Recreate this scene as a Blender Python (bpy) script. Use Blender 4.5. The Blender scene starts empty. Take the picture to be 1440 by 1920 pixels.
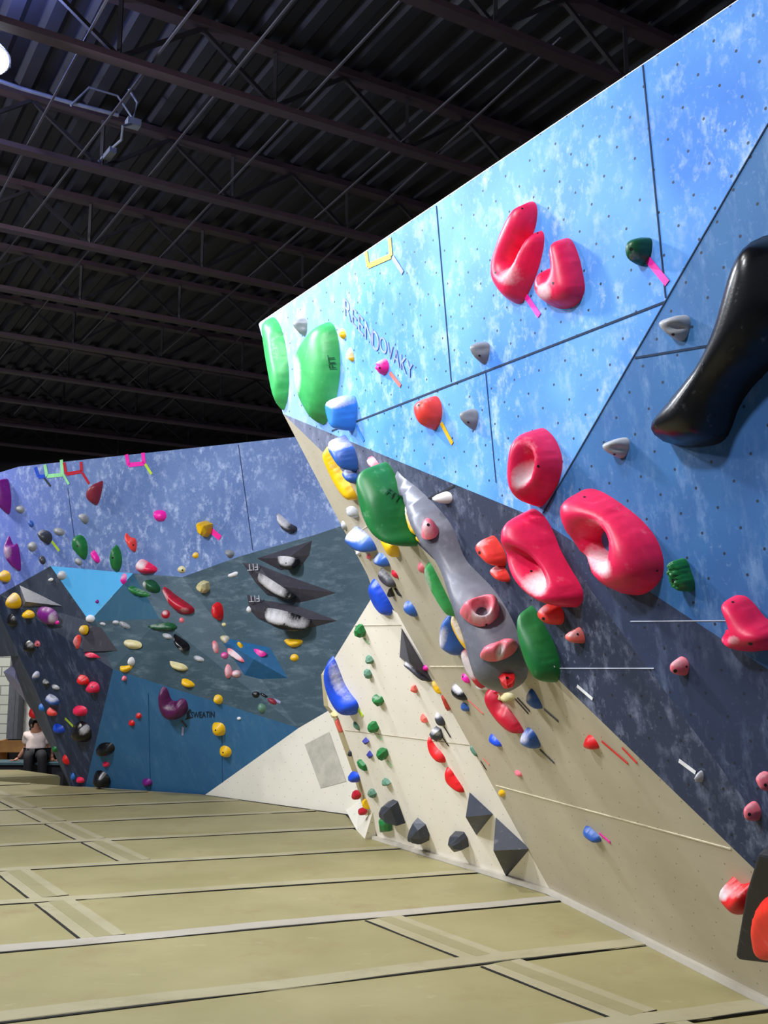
import bpy, bmesh, math, random
import numpy as np
from mathutils import Vector, Matrix
from mathutils.bvhtree import BVHTree
from mathutils.geometry import delaunay_2d_cdt
random.seed(7)
sc = bpy.context.scene
COL = sc.collection
# ------------------------------------------------------------------ camera model
F_PX, Y0, CH, TOP = 1900.0, 1262.0, 1.55, 4.3
TH = math.atan((Y0-960)/F_PX); CT, ST = math.cos(TH), math.sin(TH)
O = Vector((0, 0, CH))
def ray(px, py):
    x, f, u = px-720, F_PX, 960-py
    return Vector((x, f*CT-u*ST, f*ST+u*CT))
def atz(px, py, z):
    d = ray(px, py); return O+d*((z-CH)/d.z)
def w2p(p):
    q = p-O
    f = q.y*CT+q.z*ST; u = -q.y*ST+q.z*CT
    return (720+F_PX*q.x/f, 960-F_PX*u/f)
def plane3(p, q, r):
    n = (q-p).cross(r-p).normalized()
    if n.dot(O-p) < 0: n = -n
    return (p, n)
def hit(pl, px, py, off=0.0):
    d = ray(px, py); p = pl[0]+pl[1]*off
    return O+d*((p-O).dot(pl[1])/d.dot(pl[1]))
def frame(n):
    u = Vector((0, 0, 1)).cross(n)
    u = u.normalized() if u.length > 1e-4 else Vector((1, 0, 0))
    return u, n.cross(u).normalized()
cam = bpy.data.cameras.new('camera'); co = bpy.data.objects.new('camera', cam); COL.objects.link(co)
co.location = O; co.rotation_euler = (math.pi/2+TH, 0, 0)
cam.sensor_fit = 'HORIZONTAL'; cam.sensor_width = 36; cam.lens = 36*F_PX/1440
cam.clip_end = 200
sc.camera = co
sc.view_settings.view_transform = 'Standard'; sc.view_settings.look = 'None'
# ------------------------------------------------------------------ materials
def lin(c):
    r = []
    for v in c[:3]:
        v /= 255.0
        r.append(v/12.92 if v <= .04045 else ((v+.055)/1.055)**2.4)
    return tuple(r)+(1.0,)
MATS = {}
class NT:
    def __init__(s, name):
        s.m = bpy.data.materials.new(name); s.m.use_nodes = True
        s.t = s.m.node_tree; s.b = s.t.nodes['Principled BSDF']
    def n(s, typ, **kw):
        o = s.t.nodes.new(typ)
        for k, v in kw.items():
            if k.startswith('i_'):
                key = k[2:]; o.inputs[int(key) if key.isdigit() else key.replace('_', ' ')].default_value = v
            else: setattr(o, k, v)
        return o
    def l(s, a, b): s.t.links.new(a, b)
    def math(s, op, a, b=None, clamp=False):
        o = s.n('ShaderNodeMath', operation=op, use_clamp=clamp)
        for i, v in enumerate((a, b)):
            if v is None: continue
            if isinstance(v, (int, float)): o.inputs[i].default_value = v
            else: s.l(v, o.inputs[i])
        return o.outputs[0]
    def mix(s, fac, a, b):
        o = s.n('ShaderNodeMix', data_type='RGBA')
        for i, v in ((0, fac), (6, a), (7, b)):
            if isinstance(v, (int, float)): o.inputs[i].default_value = v
            elif isinstance(v, tuple): o.inputs[i].default_value = v
            else: s.l(v, o.inputs[i])
        return o.outputs[2]
    def ramp(s, src, a, b):
        o = s.n('ShaderNodeMapRange'); o.inputs[1].default_value = a; o.inputs[2].default_value = b
        s.l(src, o.inputs[0]); return o.outputs[0]
    def noise(s, vec, scale, detail=4, rough=.6, vs=None):
        if vs:
            mp = s.n('ShaderNodeMapping'); mp.inputs['Scale'].default_value = vs; s.l(vec, mp.inputs[0]); vec = mp.outputs[0]
        o = s.n('ShaderNodeTexNoise'); o.inputs['Scale'].default_value = scale
        o.inputs['Detail'].default_value = detail; o.inputs['Roughness'].default_value = rough
        s.l(vec, o.inputs['Vector']); return o.outputs[0]
def plain(name, rgb, rough=.6, metal=0, emit=0, var=.12):
    if name in MATS: return MATS[name]
    k = NT(name); c = lin(rgb)
    tc = k.n('ShaderNodeTexCoord')
    nz = k.noise(tc.outputs['Object'], 9, 3)
    dark = tuple(x*(1-var) for x in c[:3])+(1,)
    light = tuple(min(1, x*(1+var)) for x in c[:3])+(1,)
    col = k.mix(k.ramp(nz, .35, .65), dark, light)
    k.l(col, k.b.inputs['Base Color'])
    k.b.inputs['Roughness'].default_value = rough; k.b.inputs['Metallic'].default_value = metal
    if emit:
        k.b.inputs['Emission Color'].default_value = c; k.b.inputs['Emission Strength'].default_value = emit
    MATS[name] = k.m; return k.m
PAL = dict(pink=(234,30,84), coral=(240,66,58), green=(22,112,52), lgreen=(58,165,88), dgreen=(16,84,48), sage=(88,128,108),
    blue=(16,72,205), lblue=(48,128,225), mblue=(40,88,170), yellow=(238,186,6), grey=(132,136,142), lgrey=(176,178,184), black=(16,17,22), navy=(42,48,64),
    slate=(52,56,66), maroon=(138,38,58), purple=(120,20,128), plum=(84,14,74), magenta=(238,30,150), hotpink=(250,30,170), red=(222,22,30),
    white=(225,225,225), cream=(216,204,150), indigo=(52,60,160), crimson=(186,8,42), salmon=(232,104,92), rust=(176,52,34), rose=(232,112,128),
    ridge=(104,106,118), charcoal=(60,58,68), lime=(190,220,60), mint=(150,225,160), lav=(150,150,190), teal=(28,92,140), mauve=(96,70,110), box=(11,12,22), disc=(255,34,20))
def hold_mat(cname):
    key = 'hold_'+cname
    if key in MATS: return MATS[key]
    k = NT(key); c = lin(PAL[cname])
    tc = k.n('ShaderNodeTexCoord'); at = k.n('ShaderNodeAttribute', attribute_name='chalk')
    n1 = k.noise(tc.outputs['Object'], 14, 5); n2 = k.noise(tc.outputs['Object'], 60, 4)
    base = k.mix(k.ramp(n1, .3, .7), tuple(x*.86 for x in c[:3])+(1,), tuple(min(1, x*1.1) for x in c[:3])+(1,))
    f = k.math('ADD', at.outputs['Fac'], k.math('MULTIPLY', k.math('SUBTRACT', n2, .5), .5))
    f = k.ramp(f, .22, .95)
    f2 = k.math('MULTIPLY', k.ramp(n1, .62, .8), .16)
    f = k.math('MAXIMUM', k.math('MULTIPLY', f, .9), f2)
    k.l(k.mix(f, base, lin((226, 222, 226))), k.b.inputs['Base Color'])
    rg = k.math('ADD', k.math('MULTIPLY', f, .35), .28 if cname == 'black' else .6 if cname == 'box' else .42)
    k.l(rg, k.b.inputs['Roughness'])
    bp = k.n('ShaderNodeBump'); bp.inputs['Strength'].default_value = .12; bp.inputs['Distance'].default_value = .004
    k.l(n2, bp.inputs['Height']); k.l(bp.outputs[0], k.b.inputs['Normal'])
    MATS[key] = k.m; return k.m
def wall_mat(name, c1, c2, chalk=.5, chalkcol=(205, 214, 235), dots=(12, 18, 30), rough=.62, streak=(1, .35, 1), pitch=.2, dotr=.035, grad=None):
    """painted plywood climbing panel: paint mottling, chalk smears, bolt holes; UV in metres"""
    k = NT(name)
    uv = k.n('ShaderNodeTexCoord').outputs['UV']
    big = k.noise(uv, 1.1, 3); mid = k.noise(uv, 5, 6, .65)
    col = k.mix(k.ramp(big, .35, .65), lin(c1), lin(c2))
    if grad:                                               # second colour blended in towards one end of the panel
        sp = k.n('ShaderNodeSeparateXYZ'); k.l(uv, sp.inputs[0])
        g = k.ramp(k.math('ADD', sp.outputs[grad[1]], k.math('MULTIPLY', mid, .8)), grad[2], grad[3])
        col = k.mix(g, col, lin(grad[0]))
    fine = k.noise(uv, 9, 8, .72, streak); spot = k.noise(uv, 34, 5, .6)
    patch = k.noise(uv, 1.9, 4, .6)
    f = k.math('ADD', k.ramp(fine, .5, .78), k.math('MULTIPLY', k.ramp(spot, .6, .82), .7))
    f = k.math('MULTIPLY', f, k.ramp(patch, .3, .68))
    f = k.math('MULTIPLY', f, chalk*1.5, clamp=True)
    col = k.mix(f, col, lin(chalkcol))
    if dots:
        def grid(off):
            mp = k.n('ShaderNodeMapping'); mp.inputs['Scale'].default_value = (1/pitch, 1/pitch, 1); mp.inputs['Location'].default_value = (off, off, 0)
            k.l(uv, mp.inputs[0])
            fr = k.n('ShaderNodeVectorMath', operation='FRACTION'); k.l(mp.outputs[0], fr.inputs[0])
            su = k.n('ShaderNodeVectorMath', operation='SUBTRACT'); su.inputs[1].default_value = (.5, .5, 0); k.l(fr.outputs[0], su.inputs[0])
            s2 = k.n('ShaderNodeVectorMath', operation='MULTIPLY'); s2.inputs[1].default_value = (1, 1, 0); k.l(su.outputs[0], s2.inputs[0])
            le = k.n('ShaderNodeVectorMath', operation='LENGTH'); k.l(s2.outputs[0], le.inputs[0])
            return k.math('LESS_THAN', le.outputs['Value'], dotr)
        d = k.math('MAXIMUM', grid(0.0), grid(.5))
        col = k.mix(k.math('MULTIPLY', d, .9), col, lin(dots))
    k.l(col, k.b.inputs['Base Color'])
    k.b.inputs['Roughness'].default_value = rough
    bp = k.n('ShaderNodeBump'); bp.inputs['Strength'].default_value = .08; bp.inputs['Distance'].default_value = .003
    k.l(fine, bp.inputs['Height']); k.l(bp.outputs[0], k.b.inputs['Normal'])
    return k.m
# ------------------------------------------------------------------ object helpers
def link(o, parent=None):
    COL.objects.link(o)
    if parent is not None:
        o.parent = parent
        bpy_inv(o, parent)
    return o
def bpy_inv(o, parent):                                     # all parents are unrotated, only translated
    p = parent; loc = Vector((0, 0, 0))
    while p is not None: loc += p.location; p = p.parent
    o.location = Vector(o.location)-loc
def tag(o, label=None, cat=None, group=None, kind=None):
    for k, v in (('label', label), ('category', cat), ('group', group), ('kind', kind)):
        if v: o[k] = v
    return o
def mesh_obj(name, verts, faces, mat, parent=None, origin=None, smooth=False, uvs=None, chalk=None, mats=None, fmat=None):
    """verts in world space; the object's origin goes to `origin`"""
    if origin is None: origin = sum((Vector(v) for v in verts), Vector())/len(verts)
    me = bpy.data.meshes.new(name)
    me.from_pydata([Vector(v)-origin for v in verts], [], faces)
    for m in (mats or [mat]): me.materials.append(m)
    if fmat: me.polygons.foreach_set('material_index', fmat)
    if smooth: me.polygons.foreach_set('use_smooth', [True]*len(me.polygons))
    if uvs:
        ul = me.uv_layers.new(name='UVMap')
        for lp in me.loops: ul.data[lp.index].uv = uvs[lp.vertex_index]
    if chalk:
        a = me.attributes.new('chalk', 'FLOAT', 'POINT'); a.data.foreach_set('value', chalk)
    me.update()
    o = bpy.data.objects.new(name, me); o.location = origin
    return link(o, parent)
def empty(name, loc, label, cat, group=None):
    o = bpy.data.objects.new(name, None); o.location = loc; o.empty_display_size = .1
    COL.objects.link(o); return tag(o, label, cat, group)
def box_geo(c, ax, ay, az):
    vs = [c+ax*a+ay*b+az*d for d in (-1, 1) for b in (-1, 1) for a in (-1, 1)]
    return vs, [(0,2,3,1),(4,5,7,6),(0,1,5,4),(2,6,7,3),(0,4,6,2),(1,3,7,5)]
def bar_geo(p, q, w, h, up=Vector((0, 0, 1))):
    d = (q-p); L = d.length; d = d/L
    s = d.cross(up); s = s.normalized() if s.length > 1e-4 else Vector((1, 0, 0))
    t = s.cross(d).normalized()
    return box_geo((p+q)/2, d*(L/2), s*(w/2), t*(h/2))
def tube_geo(pts, r, seg=8):
    vs, fs = [], []
    for i, p in enumerate(pts):
        a = pts[max(i-1, 0)]; b = pts[min(i+1, len(pts)-1)]
        d = (b-a).normalized(); s = d.cross(Vector((0, 0, 1)))
        s = s.normalized() if s.length > 1e-3 else Vector((1, 0, 0)); t = s.cross(d)
        rr = r[i] if isinstance(r, (list, tuple)) else r
        for j in range(seg):
            an = 2*math.pi*j/seg; vs.append(p+s*(rr*math.cos(an))+t*(rr*math.sin(an)))
    for i in range(len(pts)-1):
        for j in range(seg):
            fs.append((i*seg+j, i*seg+(j+1) % seg, (i+1)*seg+(j+1) % seg, (i+1)*seg+j))
    fs.append(tuple(range(seg))[::-1]); fs.append(tuple((len(pts)-1)*seg+j for j in range(seg)))
    return vs, fs
def join_geo(gs):
    vs, fs = [], []
    for v, f in gs:
        o = len(vs); vs += list(v); fs += [tuple(i+o for i in g) for g in f]
    return vs, fs
# ------------------------------------------------------------------ wall planes (solved from the photograph)
PL = {}
a1, a2 = atz(485, 607, TOP), atz(1385, 0, TOP)
t = (a2-a1).normalized(); nh = Vector((t.y, -t.x, 0))
if nh.dot(O-a1) < 0: nh = -nh
def lean(nh, deg): return (nh*math.cos(math.radians(deg))-Vector((0, 0, 1))*math.sin(math.radians(deg))).normalized()
PL['A'] = (a1, lean(nh, 6))
a3, P, a5 = hit(PL['A'], 531, 776), hit(PL['A'], 1010, 973), hit(PL['A'], 1440, 230)
e1, e2 = atz(1035, 1675, 0), atz(1440, 1880, 0)
PL['E'] = plane3(e1, e2, a3)
c1 = hit(PL['E'], 1425, 1640); PL['C'] = plane3(a3, P, c1)
b1 = hit(PL['C'], 1440, 1560); PL['B'] = plane3(a5, P, b1)
f1 = atz(706, 1573, 0); fx = hit(PL['E'], 745, 1150); PL['F'] = plane3(e1, f1, fx)
J1, J2 = atz(35, 875, TOP), atz(545, 820, TOP)
t = (J2-J1).normalized(); nh = Vector((t.y, -t.x, 0)); nh = nh if nh.dot(O-J1) > 0 else -nh
PL['J'] = (J1, lean(nh, 9))
h1, h2, l1 = atz(655, 1527, 0), atz(385, 1490, 0), atz(160, 1475, 0)
PL['H'] = plane3(h1, h2, h1+Vector((0, 0, 1)))
hk = hit(PL['H'], 560, 1365); PL['L'] = plane3(l1, h2, hk)
k1 = hit(PL['L'], 212, 1255)
PL['K'] = plane3(hit(PL['J'], 342, 1082), hit(PL['J'], 760, 946), hk)
PL['N'] = plane3(l1, k1, hit(PL['J'], 0, 1115))
PL['S'] = (PL['N'][0]-PL['N'][1]*.3, PL['N'][1])
def px_on(pl, pts): return [hit(PL[pl], *p) for p in pts]
TRI_V, TRI_F = [], []                                       # everything a hold can be bolted to
BV = [None]
def add_solid(vs, fs):
    o = len(TRI_V); TRI_V.extend([Vector(v) for v in vs])
    TRI_F.extend([tuple(i+o for i in f) for f in fs]); BV[0] = None
def cast(px, py):
    if BV[0] is None: BV[0] = BVHTree.FromPolygons(TRI_V, TRI_F)
    d = ray(px, py).normalized()
    loc, n, i, dist = BV[0].ray_cast(O, d)
    if loc is None: return None
    return (loc, n if n.dot(d) < 0 else -n)
def wall(name, vs, faces, mat, uvpl, parent=None):
    p0, n = PL[uvpl]; u, v = frame(n)
    uvs = [((q-p0).dot(u), (q-p0).dot(v)) for q in vs]
    o = mesh_obj(name, vs, faces, mat, parent, uvs=uvs)
    if parent is None: tag(o, kind='structure')
    add_solid(vs, faces); return o
def seam(parent, pl, pts, w, mat, name='panel_seam', off=.002):
    q = [hit(PL[pl], *p, off) for p in pts]; n = PL[pl][1]
    g = []
    for a, b in zip(q, q[1:]): g.append(bar_geo(a, b, w, .003, n))
    vs, fs = join_geo(g); return mesh_obj(name, vs, fs, mat, parent)
# ------------------------------------------------------------------ climbing walls
mA = wall_mat('paint_sky_blue', (46,120,214), (92,158,226), .8, (206,224,248), streak=(1,.6,1), grad=((142,162,214), 0, 1.9, .3))  # lavender gradient puts the light's tint at the left end into the colour
mB = wall_mat('paint_mid_blue', (34,86,146), (44,108,166), .6, (150,180,220))
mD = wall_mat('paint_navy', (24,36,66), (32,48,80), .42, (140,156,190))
mC = wall_mat('paint_slate', (84,90,112), (104,110,132), .6, (160,168,194), streak=(1,.6,1), grad=((34,44,68), 0, .5, 2.3), dots=(14,16,22))
mE = wall_mat('birch_plywood_tan_shaded', (178,168,146), (192,182,160), .2, (216,208,190), dots=(84,74,58), rough=.5, streak=(.25, 2, 1), dotr=.022)  # overhang's shade is put into this tan, darker than the cream base
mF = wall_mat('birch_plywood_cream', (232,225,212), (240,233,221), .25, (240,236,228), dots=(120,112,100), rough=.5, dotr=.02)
mG = wall_mat('raw_edge_tan', (176,162,120), (190,176,138), .2, (214,205,185), dots=None)
mH = wall_mat('grey_cream_panel', (222,217,202), (230,224,210), .2, (226,222,214), dots=(92,88,80), dotr=.022)
mJ = wall_mat('paint_dusk_blue', (84,110,166), (104,130,182), 1.1, (196,212,244), dots=(38,46,80), dotr=.018, streak=(1,.7,1), grad=((104,124,214), 0, 1.6, -.4))
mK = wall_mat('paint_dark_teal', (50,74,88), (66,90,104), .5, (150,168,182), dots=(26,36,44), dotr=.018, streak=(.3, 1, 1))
mL = wall_mat('paint_deep_blue', (44,100,150), (52,112,160), .2, (150,185,215), dots=(20,66,110), dotr=.015)
mM = wall_mat('paint_bright_blue', (84,180,244), (92,190,250), .15, (180,215,240), dots=None)
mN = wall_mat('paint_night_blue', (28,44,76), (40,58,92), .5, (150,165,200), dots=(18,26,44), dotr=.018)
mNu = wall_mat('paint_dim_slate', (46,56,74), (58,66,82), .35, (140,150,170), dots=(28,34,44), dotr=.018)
seam_dark = plain('seam_slate_blue', (30, 50, 78), .9)  # dark joint lines between panels
seam_light = plain('seam_chalked', (190, 196, 214), .9)
seam_cream = plain('seam_cream', (214, 206, 180), .9)
edge_white = plain('plywood_edge', (232, 228, 232), .7)

vA = px_on('A', [(485,607),(1385,0),(1560,-118),(1575,0),(1440,230),(1010,973),(531,776)])
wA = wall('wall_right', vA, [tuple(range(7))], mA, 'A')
ex = [(1010,973),(1440,230),(1575,0),(1650,0),(1650,1393),(1440,1255)]
wB = wall('wall_right_side', px_on('B', ex), [tuple(range(6))], mB, 'B')
wD = wall('wall_right_side_lower', px_on('B', [(1010,973),(1440,1255),(1650,1393),(1650,1847),(1440,1560)]), [tuple(range(5))], mD, 'B')
wC = wall('wall_right_lower', [hit(PL['C'], *p) for p in [(531,776),(1010,973),(1650,1847),(1650,1857)]], [(0,1,2,3)], mC, 'C')
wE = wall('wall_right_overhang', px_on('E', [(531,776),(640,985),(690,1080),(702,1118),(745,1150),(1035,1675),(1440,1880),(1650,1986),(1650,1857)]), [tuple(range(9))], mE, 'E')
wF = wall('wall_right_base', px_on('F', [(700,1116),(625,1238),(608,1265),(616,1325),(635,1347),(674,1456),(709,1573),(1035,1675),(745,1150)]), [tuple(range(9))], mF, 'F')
# return face behind the cream wall's left edge
fl = px_on('F', [(625,1238),(608,1265),(616,1325),(635,1347),(674,1456),(709,1573)])
nF = PL['F'][1]; bk = Vector((-.2, 1, 0))
fr = [p+bk*w for p, w in zip(fl, (.2, .2, .3, .38, .38, .38))]
wG = wall('wall_right_return', fl+fr, [(i, i+1, i+7, i+6) for i in range(5)], mG, 'F')
# thickness of the prow: pale plywood top edge
q = px_on('A', [(485,607),(1385,0),(1560,-118)])
vs, fs = join_geo([bar_geo(q[0]-PL['A'][1]*.02, q[2]-PL['A'][1]*.02, .022, .02)])
tag(mesh_obj('trim_1', vs, fs, edge_white), kind='structure')
q0, q1 = hit(PL['A'], 485, 607), a3
vs, fs = bar_geo(q0-PL['A'][1]*.03, q1-PL['A'][1]*.03, .02, .05, PL['A'][1])
tag(mesh_obj('trim_2', vs, fs, plain('edge_lavender', (150,165,210), .7)), kind='structure')
# back of the prow so that it reads solid from the side
bA = Vector((.75, .66, 0))
vs = [q0, q1, e1+Vector((0, 0, 0)), a2]
# ---- back walls
vJ = px_on('J', [(-160,935),(35,875),(760,797),(760,946),(590,1003),(450,1043),(342,1082),(250,1075),(95,1061),(0,1115),(-160,1205)])
wJ = wall('wall_back', vJ, [tuple(range(11))], mJ, 'J')
wM = wall('wall_back_inset', [p+PL['J'][1]*.004 for p in px_on('J', [(95,1061),(250,1075),(168,1165)])], [(0,1,2)], mM, 'J')
jv = lambda x, y: hit(PL['J'], x, y)
kv = lambda x, y: hit(PL['K'], x, y)
lv = lambda x, y: hit(PL['L'], x, y)
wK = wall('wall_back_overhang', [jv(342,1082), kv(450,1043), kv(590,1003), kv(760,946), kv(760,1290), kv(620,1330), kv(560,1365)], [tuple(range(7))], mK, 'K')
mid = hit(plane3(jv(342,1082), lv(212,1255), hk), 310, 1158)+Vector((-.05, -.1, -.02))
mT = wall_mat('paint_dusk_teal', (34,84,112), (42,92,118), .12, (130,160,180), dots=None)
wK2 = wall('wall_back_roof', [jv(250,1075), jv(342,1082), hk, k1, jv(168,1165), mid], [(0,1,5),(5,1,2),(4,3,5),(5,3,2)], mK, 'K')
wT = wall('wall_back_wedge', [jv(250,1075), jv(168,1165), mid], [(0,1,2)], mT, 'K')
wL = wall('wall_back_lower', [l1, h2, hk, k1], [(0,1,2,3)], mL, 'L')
hv = lambda x, y: hit(PL['H'], x, y)
wH = wall('wall_back_base', [h2, hk, hv(620,1330), hv(760,1280), atz(760,1542,0), h1], [tuple(range(6))], mH, 'H')
nv = lambda x, y: hit(PL['N'], x, y)
n0, n5, n6 = jv(0,1115), nv(134,1475), nv(-20,1112)
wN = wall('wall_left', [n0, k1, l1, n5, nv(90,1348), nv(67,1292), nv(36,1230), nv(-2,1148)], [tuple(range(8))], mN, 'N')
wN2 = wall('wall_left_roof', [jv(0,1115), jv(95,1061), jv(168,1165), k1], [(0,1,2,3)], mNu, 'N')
sv = lambda x, y: hit(PL['S'], x, y)
mS = wall_mat('paint_edge_slate', (64,74,96), (78,88,112), .4, (150,160,190), dots=None)
wS = wall('wall_left_return', [nv(-2,1148), nv(36,1230), nv(67,1292), nv(90,1348), n5, sv(129,1472), sv(80,1366), sv(57,1329), sv(30,1284), sv(20,1228), sv(-20,1232), sv(-40,1180)], [(0,1,9,10,11),(1,2,8,9),(2,3,7,8),(3,4,5,6,7)], mS, 'N')
# kick boards where the walls meet the mats
kick = plain('kick_board', (176, 170, 158), .7, var=.04)
for i, (a, b) in enumerate([(e1, atz(1650,1986,0)), (f1, e1)]):
    d = Vector((-.03, -.02, .018))
    vs, fs = bar_geo(a+d, b+d, .035, .034); tag(mesh_obj('baseboard_right' if i == 0 else 'baseboard_base', vs, fs, kick), kind='structure')
q = [atz(655,1527,0), atz(668,1556,0), atz(684,1573,0), atz(706,1573,0)]
vs = q+[p+Vector((0, 0, z)) for p, z in zip(q, (.2, .2, .1, .02))]
vs = [hit(PL['H'],648,1519), q[1], q[2], q[3], hit(PL['F'],699,1522), hit(PL['H'],676,1500)]
wP = wall('wall_right_plinth', vs, [(0,1,5),(1,4,5),(1,2,4),(2,3,4)], mH, 'F')
# painted panel seams
seam(wA, 'A', [(622,808),(1247,566)], .011, seam_dark); seam(wA, 'A', [(1205,122),(1248,558)], .008, seam_dark)
seam(wA, 'A', [(818,386),(846,716)], .007, seam_dark); seam(wA, 'A', [(910,694),(930,905)], .005, seam_dark)
seam(wB, 'B', [(1440,232),(1018,962)], .006, seam_dark); seam(wB, 'B', [(1190,671),(1330,648),(1440,628)], .01, seam_dark)
seam(wB, 'B', [(1182,1165),(1440,1163)], .004, seam_light); seam(wC, 'C', [(797,938),(852,911)], .012, plain('seam_black', (24,28,38), .9))
seam(wC, 'C', [(1050,1253),(1226,1253)], .004, seam_light)
seam(wE, 'E', [(806,1250),(1040,1250)], .008, seam_cream); seam(wE, 'E', [(930,1473),(1370,1592)], .008, seam_cream)
seam(wE, 'E', [(668,1000),(692,984)], .006, seam_cream)
sf = plain('seam_soft', (176, 166, 148), .9)
seam(wF, 'F', [(664,1173),(752,1172)], .005, sf); seam(wF, 'F', [(646,1369),(880,1397)], .005, sf)
seam(wJ, 'J', [(447,834),(474,1032)], .01, plain('seam_navy', (38,52,92), .9)); seam(wJ, 'J', [(127,915),(140,1015)], .008, plain('seam_navy', (38,52,92), .9))
seam(wL, 'L', [(278,1300),(282,1480)], .008, plain('seam_lowblue', (22,76,124), .9)); seam(wL, 'L', [(416,1380),(417,1470)], .006, plain('seam_lowblue', (22,76,124), .9))
gq = plain('panel_grey', (182,178,164), .7)
vs = [p+PL['H'][1]*.006 for p in px_on('H', [(572,1396),(618,1372),(650,1465),(602,1478)])]
mesh_obj('darker_panel', vs, [(0,1,2,3)], gq, wH)
# wall lettering
def letters(txt, parent, pl, p, right, up, mat, name='lettering', off=.004):
    """p: pixel at the baseline start; right/up: pixel vectors of the whole word"""
    cu = bpy.data.curves.new(name, 'FONT'); cu.body = txt; cu.size = 1; cu.extrude = .002
    tmp = bpy.data.objects.new(name, cu); COL.objects.link(tmp)
    me = bpy.data.meshes.new_from_object(tmp.evaluated_get(bpy.context.evaluated_depsgraph_get()))
    bpy.data.objects.remove(tmp)
    xs = [v.co.x for v in me.vertices]; ys = [v.co.y for v in me.vertices]
    w, hgt = max(xs)-min(xs), max(ys); x0 = min(xs)
    n = pl[1]; o0 = hit(pl, *p, off)
    R = hit(pl, p[0]+right[0], p[1]+right[1], off)-o0; U = hit(pl, p[0]+up[0], p[1]+up[1], off)-o0
    for v in me.vertices:
        c = v.co.copy(); v.co = R*((c.x-x0)/w)+U*(c.y/hgt)+n*c.z
    me.materials.clear(); me.materials.append(mat)
    o = bpy.data.objects.new(name, me); o.location = o0
    return link(o, parent)
mtxt = plain('faded_violet_stencil', (134,146,200), .8, var=.3)
letters('REEN', wA, PL['A'], (646,590), (54,62), (0,-32), mtxt)
letters('O', wA, PL['A'], (695,648), (15,15), (1,-34), mtxt)
letters('OVAKY', wA, PL['A'], (712,655), (62,58), (0,-28), mtxt)
mb = plain('black_stencil', (14,30,44), .8)
letters('SWEATIN', wL, PL['L'], (358,1346), (44,-1), (0,-11), mb)
vs = [hit(PL['L'], x, y, .005) for x, y in [(350,1337),(356,1329),(359,1333),(355,1338),(358,1347),(346,1350),(350,1345)]]
mesh_obj('hummingbird_mark', vs, [(0,1,2,3),(0,3,4,6),(6,4,5)], mb, wL)
# ------------------------------------------------------------------ floor, crash mats, cover strips
def floor_mat(name, c1, c2, c3):
    k = NT(name); p = k.n('ShaderNodeNewGeometry').outputs['Position']
    col = k.mix(k.ramp(k.noise(p, .9, 4), .35, .65), lin(c1), lin(c2))
    col = k.mix(k.ramp(k.noise(p, 2.2, 5, .7), .55, .75), col, lin(c3))
    sm = k.math('MULTIPLY', k.ramp(k.noise(p, 3.2, 6, .7, (1, 2.6, 1)), .62, .8), .4)
    col = k.mix(sm, col, lin((206, 200, 168)))
    k.l(col, k.b.inputs['Base Color']); k.b.inputs['Roughness'].default_value = .55
    bp = k.n('ShaderNodeBump'); bp.inputs['Strength'].default_value = .25; bp.inputs['Distance'].default_value = .02
    k.l(k.noise(p, 2.5, 3), bp.inputs['Height']); k.l(bp.outputs[0], k.b.inputs['Normal'])
    return k.m
m_mat = floor_mat('olive_vinyl', (138,130,88), (152,143,102), (138,122,84))
m_strip = floor_mat('carpet_strip', (150,142,110), (166,158,128), (140,132,98))
m_strip2 = floor_mat('carpet_strip_grey', (158,151,136), (174,167,154), (148,141,124))
m_gap_shadow = plain('gap_shadow_black', (20, 19, 14), .9)  # black bars stand in for the shadow in the gaps beside the strips
m_conc = plain('concrete', (120, 118, 112), .8)
fz = -.35
mesh_obj('floor', [(-16,-6,fz),(12,-6,fz),(12,26,fz),(-16,26,fz)], [(0,1,2,3)], m_conc)['kind'] = 'structure'
rows_px = [((0,2700),(1440,2420)), ((0,2190),(1440,1985)), ((0,1919),(1235,1768)), ((0,1787),(1060,1689)), ((0,1697),(880,1638)), ((0,1634),(800,1589)),
           ((0,1587),(668,1553)), ((0,1549),(640,1519)), ((0,1520),(480,1500)), ((0,1496),(250,1486)), ((0,1473),(125,1468)), ((0,1458),(115,1453.5)), ((0,1443),(115,1443))]
rows_px[1] = ((1102-1100*1,2090),(1440,1893))
rows = []
for a, b in rows_px:
    p, q = atz(*a, 0), atz(*b, 0); rows.append((p.to_2d(), (q-p).to_2d().normalized()))
d1 = Vector((-.53, .848)).normalized(); d2 = Vector((.848, .53)).normalized()
cols = {0: [3.61-5.2, 3.61], 1: [-.5, 3.61], 2: [-.5, 3.61], 3: [1.95], 4: [1.95], 5: [2.92], 6: [2.92], 7: [2.92], 8: [2.92], 9: [2.92], 10: [2.92], 11: []}
cols[0] = [3.61]; cols[1] = [3.61]; cols[2] = [3.61]
def cross2(a, b): return a.x*b.y-a.y*b.x
def inter(p, d, q, e):
    return p+d*(cross2(q-p, e)/cross2(d, e))
def clip(poly, p, d):                                        # keep the side to the left of direction d
    out = []
    for i in range(len(poly)):
        a, b = poly[i], poly[(i+1) % len(poly)]
        sa, sb = cross2(d, a-p), cross2(d, b-p)
        if sa >= 0: out.append(a)
        if (sa >= 0) != (sb >= 0): out.append(a+(b-a)*(sa/(sa-sb)))
    return out
base_pts = [Vector((2.62, 2.1)), e1.to_2d(), f1.to_2d(), Vector((h1.x, h1.y)), h2.to_2d(), l1.to_2d()]
base_pts[0] = (e1+(e2-e1)*2.6).to_2d()
chain = [(base_pts[i], (base_pts[i+1]-base_pts[i]).normalized()) for i in range(5)]
nl5 = nv(134,1475).to_2d()
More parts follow.
